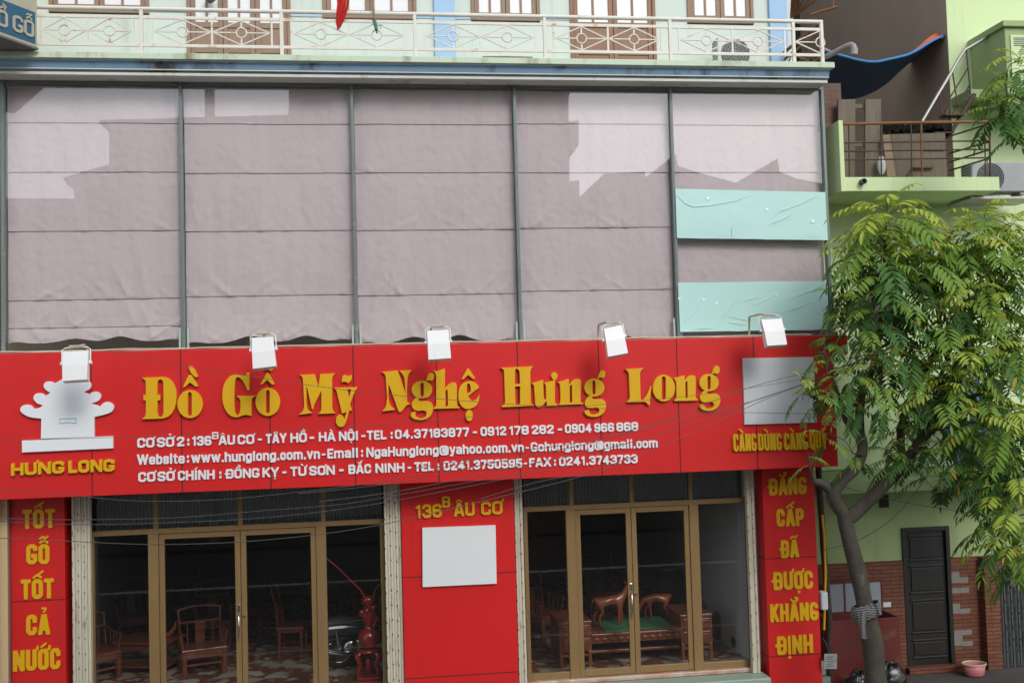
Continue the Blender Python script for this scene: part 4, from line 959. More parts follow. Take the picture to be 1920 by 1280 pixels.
mb.build('lettering', M['sign_cream'], o)

# ------------------------------------------------------------------ things on and over the balcony
def ac_unit(lbl, x, y, z, w, h, d, m_, fan_at=.36, r=.42, grp=None):
    o = thing('air_conditioner', lbl, 'air conditioner', (x, y, z), group=grp)
    b = MB(); b.box(x-w/2, x+w/2, y, y+d, z+.04, z+h, .02); b.box(x-w*.4, x-w*.3, y+.03, y+d-.03, z, z+.045); b.box(x+w*.3, x+w*.4, y+.03, y+d-.03, z, z+.045); b.build('case', M[m_], o)
    cx = x-w/2+w*fan_at; rr = h*r; cz = z+h*.52; g_ = MB()
    g_.lathe([(rr, 0), (rr, .012)], (cx, y-.001, cz), 28, Matrix.Rotation(R(90), 3, 'X')); g_.build('fan_well', M['ac_dark'], o)
    g_ = MB()
    for k in range(1, 6): g_.ring((cx, y-.02, cz), rr*k/5.2, .005, 24, 4, Matrix.Rotation(R(90), 3, 'X'))
    for k in range(8): a = math.pi*k/8; g_.bar((cx-rr*math.cos(a), y-.017, cz-rr*math.sin(a)), (cx+rr*math.cos(a), y-.017, cz+rr*math.sin(a)), .008, .005)
    g_.build('fan_grille', M['ac_grey'] if m_ == 'ac' else M['ac_dark'], o)
    g_ = MB()
    for k in range(9): g_.box(x-w/2-.004, x-w/2+.004, y+.04, y+d-.04, z+.1+k*h*.09, z+.1+k*h*.09+h*.035)
    g_.build('side_louvre', M['ac_dark'], o); return o
c0 = P(1392, 108, .55)
ac_unit('white air conditioner unit with square grille standing on the balcony behind the railing', c0.x, .55, zt+.14, .80, .56, .28, 'ac')
# flag, bamboo stick, lamp, stick on the ledge, drain pipe
YFm = -.42
o = thing('flag', 'red flag hanging limp in front of the balcony railing', 'flag', P(640, 0, YFm))
fe = [(656, -40, 628, -40), (655, 5, 632, 8), (650, 25, 630, 28), (644, 42, 630, 45), (638, 53, 633, 57)]
b = MB()
def ffn(u, v):
    i = min(int(v*4), 3); t_ = v*4-i
    x1 = fe[i][0]*(1-t_)+fe[i+1][0]*t_; y1 = fe[i][1]*(1-t_)+fe[i+1][1]*t_; x2 = fe[i][2]*(1-t_)+fe[i+1][2]*t_; y2 = fe[i][3]*(1-t_)+fe[i+1][3]*t_
    return P(x2*(1-u)+x1*u, y2*(1-u)+y1*u, YFm+.035*math.sin(u*9+v*3)*(1-v*.5))
b.grid(ffn, 24, 24); b.build('cloth', M['flag'], o)
b = MB(); pa, pb = P(652, -80, YFm), P(648, 30, YFm+.04); b.tube([pa, pb], .012, 8); b.build('pole', M['bamboo'], o)
o = thing('bamboo_pole', 'thin bamboo pole with green tape tied to the balcony railing beside the flag', 'pole', P(707, 63, -.42))
b = MB(); b.tube([P(692, -80, -.43), P(697, 0, -.43), P(707, 63, -.41)], .014, 8); b.build('stick', M['bamboo'], o)
b = MB(); b.tube([P(702, 38, -.43), P(706, 56, -.43)], .024, 8); b.tube([P(705, 50, -.43), P(716, 47, -.46), P(712, 55, -.45)], .006, 5); b.build('tie', M['tape'], o)
o = thing('wall_lamp', 'small grey wall lamp above the left balcony door', 'lamp', P(394, 0, 1.0))
c = P(394, 1, .95); b = MB(); b.lathe([(.02, .12), (.07, .10), (.09, .02), (.04, -.03), (.01, -.05)], c, 14); b.build('lamp_shade', M['ac_dark'], o)
b = MB(); b.tube([c+Vector((0, 0, .1)), c+Vector((0, 0, .22)), c+Vector((0, .14, .25))], .012, 6); b.build('arm', M['dark_rust'], o)
b = MB(); a_, e_ = P(905, 107, LY+.03), P(998, 106, LY+.06); a_.z = e_.z = zt+.018
b.tube([a_, (a_+e_)/2+Vector((0, 0, .006)), e_], [.008, .013, .02], 8); tag(b.build('loose_stick', M['bamboo']), 'brown stick lying on the green ledge below the railing', 'stick')
o = thing('drain_pipe', 'grey plastic drain pipe with downturned elbow at the right end of the ledge', 'pipe', P(1545, 108, -.3))
b = MB(); pts = [P(1548, 107, -.25), P(1570, 96, -.45), P(1588, 86.5, -.6), P(1596, 84, -.66), P(1600, 86, -.70), P(1602, 93, -.70), P(1601.5, 102, -.70)]
b.tube(pts, .042, 12); b.build('tube', M['pvc'], o)
b = MB(); b.tube([P(1602, 91, -.70), P(1601.5, 103, -.70)], .052, 12); b.build('collar', M['pvc'], o)
# rusty fan of rods
o = thing('rusty_awning_frame', 'rusty iron rods fanning out above the right end of the balcony', 'awning frame', P(1486, 30, .3))
for i, (x, y) in enumerate(((1487, -40), (1500, -40), (1515, -42), (1530, -40), (1548, -34), (1562, -26))):
    b = MB(); b.tube([P(1483+i*2, 34-i, .5), P(x, y, -.2)], .018, 6); b.build('rod', M['rust'], o)
b = MB(); b.tube([P(1520, 28, 0), P(1545, 20, -.1), P(1572, 13, -.2)], .02, 6); b.tube([P(1562, 18, -.15), P(1562, -20, -.2)], .014, 6); b.build('cross_bar', M['rust'], o)

# ------------------------------------------------------------------ right neighbour: lime house
YN = 1.1; YB = -.1
nh = thing('lime_house', 'lime green house with brick tiled ground floor and open balcony room, right of the shop', 'house', (X(1780, 1100, YN), YN, 0))
NX0, NX1 = X(1553, 1000, YN)-.6, 22.0
zbrick = Z(1640, 1052, YN); XC = X(1779, 100, YN)        # XC: corner of the tall part
zb0, zb1 = Z(1720, 358, YB), Z(1720, 332, YB)            # balcony slab
zl0 = Z(1640, 924, .35); zl1 = Z(1640, 903, .35)         # first floor ledge
door = rect(1697, 989, 1782, 1246, YN)
b = MB()
vents = [rect(1648, 927, 1666, 951, YN), rect(1756, 923, 1776, 946, YN)]
# ground floor wall round the door
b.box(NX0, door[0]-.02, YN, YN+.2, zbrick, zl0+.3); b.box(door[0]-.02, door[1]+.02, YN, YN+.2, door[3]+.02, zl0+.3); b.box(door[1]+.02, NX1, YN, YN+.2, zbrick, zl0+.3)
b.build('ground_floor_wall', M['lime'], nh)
b = MB(); b.box(NX0, NX1, YN+.002, YN+.22, zl0+.31, zb0+.02); b.build('first_floor_wall', M['lime_pale'], nh)
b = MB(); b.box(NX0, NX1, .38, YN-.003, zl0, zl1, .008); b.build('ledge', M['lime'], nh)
b = MB(); b.box(NX0, door[0]-.02, YN-.02, YN+.2, .003, zbrick-.002); b.box(door[1]+.02, NX1, YN-.02, YN+.2, .003, zbrick-.002)
xp = X(1862, 1200, YN); b.box(xp-.2, xp+.06, YN-.16, YN-.021, .003, zbrick+.0); b.build('brick_dado', M['brick'], nh)
for k, r_ in enumerate(vents):
    b = MB(); b.box(r_[0], r_[1], YN-.012, YN-.002, r_[2], r_[3], .003); b.build('vent', M['dark'], nh)
b = MB()
for (a, t_, e, bt) in ((1783, 1072, 1799, 1092), (1799, 1081, 1815, 1092), (1783.5, 1101, 1817, 1111), (1785, 1131, 1800, 1149), (1800, 1140, 1819, 1149), (1788, 1180, 1822, 1190), (1789, 1191, 1805, 1210), (1805, 1201, 1824, 1210)):
    b = MB(); x0, x1, z0, z1 = rect(a, t_, e, bt, YN-.02); b.box(x0, x1, YN-.026, YN-.019, z0, z1); b.build('missing_tile_patch', M['patch'], nh)
d = MB(); d.box(door[0]-.02, door[1]+.02, YN+.02, YN+.1, .1, door[3]+.02, .004)
dl = d.build('door', M['black_door'], nh)
d = MB(); w_ = door[1]-door[0]; hh = door[3]-door[2]
d.box(door[0]-.02, door[0]+.05, YN-.03, YN+.02, .1, door[3]+.02, .005); d.box(door[1]-.05, door[1]+.02, YN-.03, YN+.02, .1, door[3]+.02, .005); d.box(door[0]+.05, door[1]-.05, YN-.03, YN+.02, door[3]-.05, door[3]+.02, .005)
d.build('frame', M['black_door'], dl)
d = MB()
for f0, f1 in ((.05, .19), (.23, .48), (.52, .73), (.76, .95)):
    za, zc_ = door[2]+hh*f0, door[2]+hh*f1; a, e = door[0]+w_*.16, door[1]-w_*.16
    d.box(a, e, YN+.005, YN+.021, za+.05, zc_-.05, .015); d.box(a-.03, e+.03, YN-.004, YN+.02, za, za+.03, .008); d.box(a-.03, e+.03, YN-.004, YN+.02, zc_-.03, zc_, .008)
d.build('panel', M['black_door'], dl)
b = MB(); b.box(door[0]-.05, door[1]+.1, YN-.14, YN+.1, .003, .1, .01); b.build('doorstep', M['brick'], nh)
# balcony: slab, left parapet, room behind
bx0, bx1 = X(1577, 345, YB), X(1874, 345, YB)
b = MB(); b.box(bx0, bx1, YB, YN+.0, zb0, zb1, .006); b.build('balcony_slab', M['lime_pale'], nh)
zpt = Z(1580, 226, YB)
b = MB(); b.box(bx0-.002, bx0+.07, YB-.003, YN+.3, zb0-.003, zpt, .006); b.build('parapet', M['lime_pale'], nh)
b = MB(); q_ = P(1615, 342, YB); b.lathe([(.045, 0), (.045, .10), (.034, .10), (.034, .02)], q_, 16, Matrix.Rotation(R(90), 3, 'X')); b.build('spout', M['ac_dark'], nh)
b = MB(); b.box(NX0, XC, YN, 7.2, zb0+.03, zb1-.01); b.build('room_floor', M['concrete'], nh)
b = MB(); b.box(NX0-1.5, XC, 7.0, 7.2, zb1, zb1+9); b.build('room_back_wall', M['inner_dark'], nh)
b = MB(); b.box(XC, XC+.25, YN+.01, 7.2, zb1-.3, zb1+10); b.build('tall_side_wall', M['concrete'], nh)
b = MB(); b.box(XC-.004, NX1, YN, YN+.009, zb0+.03, zb1+10); b.build('tall_front_wall', M['lime_pale'], nh)
b = MB(); x_ = X(1557, 300, .6); b.box(x_-.15, x_+.18, .5, .75, zb1-.2, Z(1560, 158, .55)); b.build('brick_pier', M['old_brick'], nh)
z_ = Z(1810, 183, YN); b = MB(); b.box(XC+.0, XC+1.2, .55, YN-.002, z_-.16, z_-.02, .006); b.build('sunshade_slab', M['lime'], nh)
# dark window behind the leaves
r_ = rect(1609, 515, 1690, 625, YN); b = MB(); b.box(r_[0], r_[1], YN-.02, YN-.002, r_[2], r_[3], .004); wf = b.build('window', M['dark_rust'], nh)
b = MB(); b.box(r_[0]+.07, r_[1]-.07, YN-.028, YN-.021, r_[2]+.07, r_[3]-.07); b.build('pane', M['opp_win'], wf)
# balcony iron railing
o = thing('iron_railing', 'rusty iron railing round the lime house balcony', 'railing', (bx0, YB, zb1))
def tub(mb, pts, r, n=6): mb.tube([P(*p) for p in pts], r, n)
b = MB(); tub(b, [(1579, 233, YB+.05), (1720, 230, YB+.05), (1853, 228.5, YB+.05)], .024, 8); b.build('top_rail', M['rust'], o)
for y0, y1 in ((268, 264), (284, 280), (300, 296)):
    b = MB(); tub(b, [(1583, y0, YB+.05), (1855, y1, YB+.05)], .012); b.build('rail', M['dark_rust'], o)
for x in (1591, 1651, 1708, 1727, 1846, 1855):
    b = MB(); tub(b, [(x, 230, YB+.05), (x+2, 334, YB+.05)], .017 if x in (1727, 1855) else .011); b.build('post', M['rust'] if x in (1727,) else M['dark_rust'], o)
b = MB()
for ya, yb in ((232, 256), (266, 288), (281, 304), (297, 320)): tub(b, [(1855, ya, YB+.05), (1780, yb, .95)], .014)
b.build('side_rail', M['dark_rust'], o)
# stair going up to the right
o = thing('iron_stair_rail', 'steep iron stair with bright pipe handrail climbing right from the balcony', 'stair rail', P(1730, 330, .5))
b = MB(); tub(b, [(1729, 228, .45), (1760, 175, .5), (1786, 132, .55), (1797, 112, .58), (1809, 94, .6), (1830, 82, .6), (1856, 67, .6)], .026, 8); b.build('handrail', M['galv'], o)
b = MB(); tub(b, [(1733, 332, .35), (1770, 270, .42), (1827, 177, .5)], .034); tub(b, [(1700, 332, .3), (1740, 270, .4), (1778, 205, .5)], .028); b.build('stringer', M['dark_rust'], o)
for (x0, y0, x1, y1) in ((1812, 95, 1820, 178), (1786, 135, 1796, 200), (1762, 175, 1768, 245)):
    b = MB(); tub(b, [(x0, y0, .6), (x1, y1, .5)], .012); b.build('baluster', M['dark_rust'], o)
b = MB(); tub(b, [(1818, 160, .55), (1768, 245, .5)], .011); tub(b, [(1815, 128, .58), (1765, 210, .55)], .011); b.build('mid_rail', M['dark_rust'], o)
for k in range(4):
    b = MB(); a_, e_ = P(1712+k*18, 312-k*30, .32+.04*k), P(1738+k*22, 322-k*36, .36+.04*k); b.obox((a_+e_)/2, (.34, .2, .02)); b.build('tread', M['dark_rust'], o)
# planks and board on the balcony
def board(name, lbl, cat, crn, Y, th, m_, grp=None):
    p = [P(x, y, Y) for x, y in crn]; mb = MB(); mb.prism([(v.x, v.z) for v in p], Y, Y+th); return tag(mb.build(name, M[m_]), lbl, cat, grp)
o = thing('plank_rack', 'two tall grey planks joined by a crosspiece leaning on the lime balcony', 'planks', P(1612, 330, .35))
for cr_ in (((1572, 187), (1604, 186), (1603, 333), (1572, 333)), ((1623, 186), (1652, 186), (1652, 333), (1622, 333))):
    p = [P(x, y, .35) for x, y in cr_]; mb = MB(); mb.prism([(v.x, v.z) for v in p], .35, .40); mb.build('plank', M['plank'], o)
mb = MB(); p = [P(x, y, .405) for x, y in ((1600, 195), (1626, 195), (1626, 203), (1600, 203))]; mb.prism([(v.x, v.z) for v in p], .405, .44); mb.build('crosspiece', M['plank'], o)
mb = MB(); p = [P(x, y, .405) for x, y in ((1600, 265), (1626, 265), (1626, 275), (1600, 275))]; mb.prism([(v.x, v.z) for v in p], .405, .44); mb.build('crosspiece', M['plank'], o)
board('wood_panel', 'wide brown board standing behind the iron railing of the lime balcony', 'board', ((1670, 252), (1772, 249), (1776, 332), (1680, 332)), .30, .04, 'plank')
board('narrow_plank', 'narrow pale plank leaning at the left edge of the wide brown board', 'plank', ((1655, 253), (1669, 252), (1680, 331), (1664, 331)), .24, .03, 'plank_pale')
b = MB(); rn = random.Random(9)
def tfn(u, v): p = P(1655+130*u, 232+22*v, .2+.25*v); return p+Vector((0, 0, .05*noise.noise(Vector((u*6, v*2, 1)))+.05*noise.noise(Vector((u*17, v*3, 5)))))
b.grid(tfn, 40, 10); tag(b.build('crumpled_sheet', M['bag']), 'crumpled dark plastic sheet lying over the wide brown board', 'plastic sheet')
b = MB(); c = P(1653, 310, .22); b.ell(c, (.07, .05, .15), 12); tag(b.build('plastic_sack', M['bag_white']), 'small pale plastic sack beside the narrow pale plank', 'sack')
# tarp
o = thing('tarpaulin', 'blue tarpaulin with orange top sagging between the shop ledge and the lime house', 'tarp', P(1660, 112, .2))
tc = [(1541, 95), (1570, 106), (1600, 113), (1625, 116), (1650, 116), (1675, 112), (1700, 105), (1725, 94), (1750, 79), (1780, 64)]
def tarp(u, v, dz=0, Y0=.2):
    f = u*9; i = min(int(f), 8); t_ = f-i
    x = tc[i][0]*(1-t_)+tc[i+1][0]*t_; y = tc[i][1]*(1-t_)+tc[i+1][1]*t_
    p = P(x, y, Y0+1.05*u); p.z += dz
    return Vector((p.x*(1)+.0, p.y+v*1.1, p.z-v*.06-.25*v*math.sin(math.pi*u)+.03*noise.noise(Vector((u*4, v*4, 0)))))
b = MB(); b.grid(lambda u, v: tarp(u, v), 40, 16); b.build('sheet', M['tarp_blue'], o)
b = MB(); b.tube([tarp(i/40, 0, .015) for i in range(41)], .022, 8); b.build('hem', M['tarp_edge'], o)
b = MB(); 
b.grid(lambda u, v: tarp(u, .05+v*.1, .03+(.13*v*max(0, min(1, abs(u-.5)*3.2-.35)))), 40, 4); b.build('folded_edge', M['tarp_orange'], o)
b = MB(); tub(b, [(1765, 73, 1.2), (1792, 60, 1.15)], .022); b.build('pole', M['dark_rust'], o)
# green cabinet and air conditioner on the tall wall
x0 = X(1886, 100, .15); c_z0, c_z1 = Z(1886, 155, .15), Z(1886, 52, .15)
o = thing('wall_cabinet', 'pale green box cabinet fixed high on the lime house wall at the right edge', 'cabinet', (x0+.8, YN, c_z0))
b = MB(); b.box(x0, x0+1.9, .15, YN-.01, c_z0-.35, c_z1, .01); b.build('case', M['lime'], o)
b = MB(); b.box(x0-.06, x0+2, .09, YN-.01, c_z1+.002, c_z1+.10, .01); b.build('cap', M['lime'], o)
for k in range(3):
    b = MB(); b.box(x0+.08+k*.45, x0+.45+k*.45, .13, .149, c_z0, c_z1-.12, .008); b.build('panel', M['lime_pale'], o)
    g_ = MB(); 
    for j in range(5): g_.box(x0+.13+k*.45, x0+.40+k*.45, .124, .1295, c_z1-.30+j*.03, c_z1-.288+j*.03)
    g_.build('louvre', M['ac_dark'], o)
c0 = P(1885, 362, .30)
ac_unit('grey air conditioner unit on the wall at the right end of the lime balcony', c0.x, .35, Z(1880, 364, .35), 1.05, .52, .32, 'ac_grey', .3, .44)
b = MB(); zz_ = Z(1880, 368, .35); b.box(c0.x-.6, c0.x+.6, .3, .95, zz_-.05, zz_-.012, .004)
tag(b.build('bracket_shelf', M['galv']), 'metal shelf under the grey air conditioner unit on the wall', 'shelf')

# corrugated awning behind the tree
o = thing('corrugated_awning', 'blue corrugated awning sheet on the lime house wall behind the tree', 'awning', P(1820, 800, .8))
q4 = [P(1742, 745, .95), P(1830, 700, .95), P(1905, 858, -.1), P(1800, 885, -.1)]
b = MB(); b.grid(lambda u, v: ((q4[0]*(1-u)+q4[1]*u)*(1-v)+(q4[3]*(1-u)+q4[2]*u)*v)+Vector((0, 0, .022*math.sin(u*2*math.pi*9))), 108, 12); b.build('sheet', M['roof_blue'], o)
b = MB(); b.bar(q4[0]+Vector((0, 0, -.05)), q4[3]+Vector((0, 0, -.05)), .03); b.bar(q4[3]+Vector((0, 0, -.05)), q4[2]+Vector((0, 0, -.05)), .03); b.build('frame', M['dark_rust'], o)

# far right folding gate
x0, x1 = X(1876, 1150, YN), X(1876, 1150, YN)+2.4; zg = Z(1890, 1060, YN)
o = thing('lattice_gate', 'dark grey lattice folding gate at the right edge of the brick wall', 'gate', ((x0+x1)/2, YN-.1, 0))
for k in range(20):
    b = MB(); x = x0+k*.12; b.box(x-.012, x+.012, YN-.14, YN-.11, .02, zg, .003); b.build('bar', M['gate_grey'], o)
b = MB()
for k in range(19):
    x = x0+k*.12
    for z in [.25+.42*j for j in range(int(zg/.42))]:
        b.bar((x, YN-.145, z), (x+.12, YN-.145, z+.21), .014, .006); b.bar((x, YN-.152, z+.42), (x+.12, YN-.152, z+.21), .014, .006)
b.build('lattice', M['gate_grey'], o)
b = MB(); b.box(x0-.05, x1, YN-.06, YN-.022, .01, zg+.02); b.build('backing_sheet', M['gate_grey'], o)
# pink basin
c = P(1826, 1240, .7); c.z = .003
o = thing('plastic_basin', 'pink plastic basin with cream rim on the ground beside the black door', 'basin', c)
b = MB(); b.lathe([(.001, .02), (.125, .02), (.13, .0), (.15, .02), (.185, .19), (.175, .19), (.14, .03), (.001, .03)], c, 24, Matrix.Diagonal((1.0, .8, 1))); b.build('bowl', M['pink'], o)
b = MB(); b.ring(c+Vector((0, 0, .19)), .186, .014, 28, 8, Matrix.Diagonal((1.0, .8, 1))); b.build('rim', M['pink_rim'], o)
# maroon glass topped box (cart)
YC = .25
x0, x1, z0, z1 = rect(1560, 1160, 1690, 1285, YC)
o = thing('display_cart', 'maroon box cart with open cloudy glass lid standing behind the tree trunk', 'cart', ((x0+x1)/2, YC, 0))
b = MB(); b.box(x0, x1, YC, YC+.03, .06, z1, .006); b.box(x0, x0+.03, YC+.031, .86, .06, z1, .006); b.box(x1-.03, x1, YC+.031, .86, .06, z1, .006); b.box(x0+.031, x1-.031, .83, .86, .06, z1-.004); b.box(x0+.031, x1-.031, YC+.031, .83, z1-.25, z1-.22); b.build('body', M['cart'], o)
r_ = rect(1551, 1092, 1654, 1145, .86); fr_ = .03
b = MB(); b.box(r_[0], r_[1], .84, .87, r_[2]-fr_, r_[2]); b.box(r_[0], r_[1], .84, .87, r_[3], r_[3]+fr_); xm_ = X(1582, 1120, .86); 
for x in (r_[0], xm_, X(1628, 1120, .86), r_[1]-.02): b.box(x, x+.022, .838, .872, r_[2], r_[3])
ld = b.build('lid', M['cart'], o)
b = MB(); b.box(r_[0]+.02, r_[1]-.02, .85, .858, r_[2], r_[3]); b.build('pane', M['cart_pane'], ld)
b = MB(); b.box(x0+.05, x1-.05, YC+.05, .8, z1-.215, z1-.19); b.build('tray', M['cart_pane'], o)
for sx_ in (x0+.1, x1-.1):
    b = MB(); b.lathe([(.055, -.02), (.06, 0), (.055, .02)], (sx_, YC+.12, .06), 14, Matrix.Rotation(R(90), 3, 'Y')); b.build('wheel', M['tyre'], o)
# bags by the trunk
for i, (x, y, r, lb) in enumerate(((1612, 1268, .17, 'shiny black rubbish bag left of the tree trunk'), (1668, 1266, .19, 'shiny black rubbish bag with pale wrapper right of the tree trunk'))):
    c = P(x, y, -.12+.06*i); r = (.22, .25)[i]; b = MB()
    b.grid(lambda u, v: Vector((c.x, c.y, .0))+Vector((math.cos(u*2*math.pi)*math.sin(math.pi*(.02+.96*v)), .8*math.sin(u*2*math.pi)*math.sin(math.pi*(.02+.96*v)), 1-math.cos(math.pi*(.02+.96*v))))*r*(1+.22*noise.noise(Vector((math.cos(u*6.28)*2, math.sin(u*6.28)*2, v*5+i*9)))), 40, 24)
    tag(b.build('rubbish_bag', M['bag']), lb, 'rubbish bag', 'rubbish bags by the tree')
c = Vector((c.x, c.y-.12, .40)); b = MB(); b.ell(c, (.08, .05, .045), 10); tag(b.build('paper_wrapper', M['bag_white']), 'pale crumpled wrapper on the black bag right of the trunk', 'wrapper')
# meter plate and wall bits near the pillar
r_ = rect(1545, 1225, 1569, 1253, -.0); o = thing('meter_plate', 'small pale printed plate hanging beside the foot of the right red pillar', 'plate', ((r_[0]+r_[1])/2, 0, r_[2]))
b = MB(); b.obox(((r_[0]+r_[1])/2, 0, (r_[2]+r_[3])/2), (r_[1]-r_[0], .02, r_[3]-r_[2]), Matrix.Rotation(R(4), 3, 'Y'), .004); b.build('plate', M['plate'], o)
b = MB(); cx = (r_[0]+r_[1])/2
for j in range(5): b.box(cx-.07, cx+.05-.02*(j % 2), -.0125, -.0105, r_[2]+.035+j*.034, r_[2]+.047+j*.034)
b.build('print', M['ac_dark'], o)
b = MB(); b.tube([P(1556, 1226, -.0), P(1549, 1205, .0), P(1543, 1196, .1)], .006, 5); b.build('cord', M['cable'], o)
b = MB(); x_ = X(1546, 1000, .3); b.tube([(x_, .30, .0), (x_+.02, .30, 1.2), (x_-.02, .32, 2.2), (x_-.06, .3, sz0+.2)], .05, 8); tag(b.build('utility_post', M['bark']), 'dark narrow post squeezed between right red pillar and brick wall', 'post')
b = MB(); b.tube([P(1542, 965, .2), P(1546, 1010, .2), P(1548, 1080, .2), P(1545, 1180, .2)], .018, 8); tag(b.build('conduit', M['yellow']), 'thin yellow conduit running down the dark narrow post', 'conduit')
o = thing('meter_box', 'small white box on the dark post beside the right red pillar', 'meter box', P(1545, 1120, .12))
b = MB(); r_ = rect(1538, 1108, 1550, 1142, .12); b.box(r_[0], r_[1], .06, .22, r_[2], r_[3], .02); b.build('case', M['board_grey'], o)
b = MB(); r_ = rect(1655, 1128, 1670, 1137, YN-.02); b.box(r_[0], r_[1], YN-.035, YN-.021, r_[2], r_[3], .003); so_ = tag(b.build('wall_socket', M['board_grey']), 'small pale wall socket on the brick wall right of the trunk', 'socket')

# ------------------------------------------------------------------ opposite side of the street (seen mirrored in the window)
def mir(px, py, Dp):
    p = P(px, py, Dp); return Vector((p.x, -p.y, p.z))
def opp(lbl, outline, Dp, depth, m_, extra=None, roof=None):
    pts = [mir(x, y, Dp) for x, y in outline]
    o = thing('street_house', lbl, 'house', (sum(p.x for p in pts)/len(pts), -Dp, 0), group='houses across the street')
    mb = MB(); mb.prism([(p.x, max(p.z, -.15)) for p in pts], -Dp, -Dp-depth); mb.build('wall', M[m_], o)
    xa, xb = min(p.x for p in pts), max(p.x for p in pts); zt2 = max(p.z for p in pts)
    k = 0
    for fl in range(int(zt2//3.4)):
        x = xa+.9
        while x < xb-2.0:
            if fl*3.4+3.0 < zt2-1.5: 
                w = MB(); w.box(x, x+1.2, -Dp+.02, -Dp+.06, fl*3.4+1.1, fl*3.4+2.7); w.build('window', M['opp_win'], o)
            x += 2.6
    return o
DO = 26.0
opp('low house across the street with flat roof, mirrored at the left of the window', [(-300, 372), (140, 372), (140, 1500), (-300, 1500)], DO+2, 6, 'opp2')
opp('house across the street with stepped tiled eaves mirrored in the leftmost panes', [(140, 372), (140, 352), (128, 347), (119, 334), (150, 324), (206, 308), (206, 262), (207, 232), (187, 230), (188, 225), (540, 215), (540, 1500), (140, 1500)], DO, 7, 'opp1')
opp('tall block across the street with stepped balconies mirrored in the middle panes', [(541, 60), (1071, 60), (1068, 172), (1065, 185), (1065, 228), (1084, 226), (1084, 274), (1066, 279), (1067, 340), (1085, 338), (1086, 392), (1068, 396), (1068, 1500), (541, 1500)], DO, 9, 'opp1')
opp('house across the street with pointed pavilion roofs mirrored in the right panes', [(1069, 418), (1082, 423), (1106, 423), (1123, 400), (1123, 346), (1131, 326), (1208, 322), (1210, 334), (1262, 312), (1266, 288), (1270, 311), (1300, 321), (1398, 348), (1440, 330), (1453, 322), (1457, 297), (1461, 322), (1490, 334), (1560, 348), (1700, 330), (1700, 1500), (1069, 1500)], DO+1, 7, 'opp2')
o = thing('utility_pole', 'concrete utility pole across the street, mirrored in the second pane', 'pole', mir(392, 1500, 20))
b = MB(); b.tube([mir(396, 1500, 20)*1, mir(391, 20, 20)], .16, 12); b.build('shaft', M['kerb'], o)
b = MB(); t_ = mir(391, 60, 20); b.box(t_.x-.8, t_.x+.8, t_.y-.06, t_.y+.06, t_.z, t_.z+.12); b.build('crossarm', M['kerb'], o)

# ------------------------------------------------------------------ furniture and goods inside
def skin_mesh(name, nodes, edges, m_, parent, sub=2):
    keys = list(nodes); me = bpy.data.meshes.new(name); me.from_pydata([nodes[k][0] for k in keys], [(keys.index(a), keys.index(e)) for a, e in edges], [])
    ob = bpy.data.objects.new(name, me); C.objects.link(ob)
    md = ob.modifiers.new('s', 'SKIN'); md.use_smooth_shade = True; sd = ob.modifiers.new('u', 'SUBSURF'); sd.levels = sub; sd.render_levels = sub
    for i, k in enumerate(keys): r = nodes[k][1]; me.skin_vertices[0].data[i].radius = (r, r); me.skin_vertices[0].data[i].use_root = (i == 0)
    m2 = bpy.data.meshes.new_from_object(ob.evaluated_get(bpy.context.evaluated_depsgraph_get()))
    bpy.data.objects.remove(ob); bpy.data.meshes.remove(me); m2.name = name
    for p in m2.polygons: p.use_smooth = True
    return link_mesh(name, m2, m_, parent)
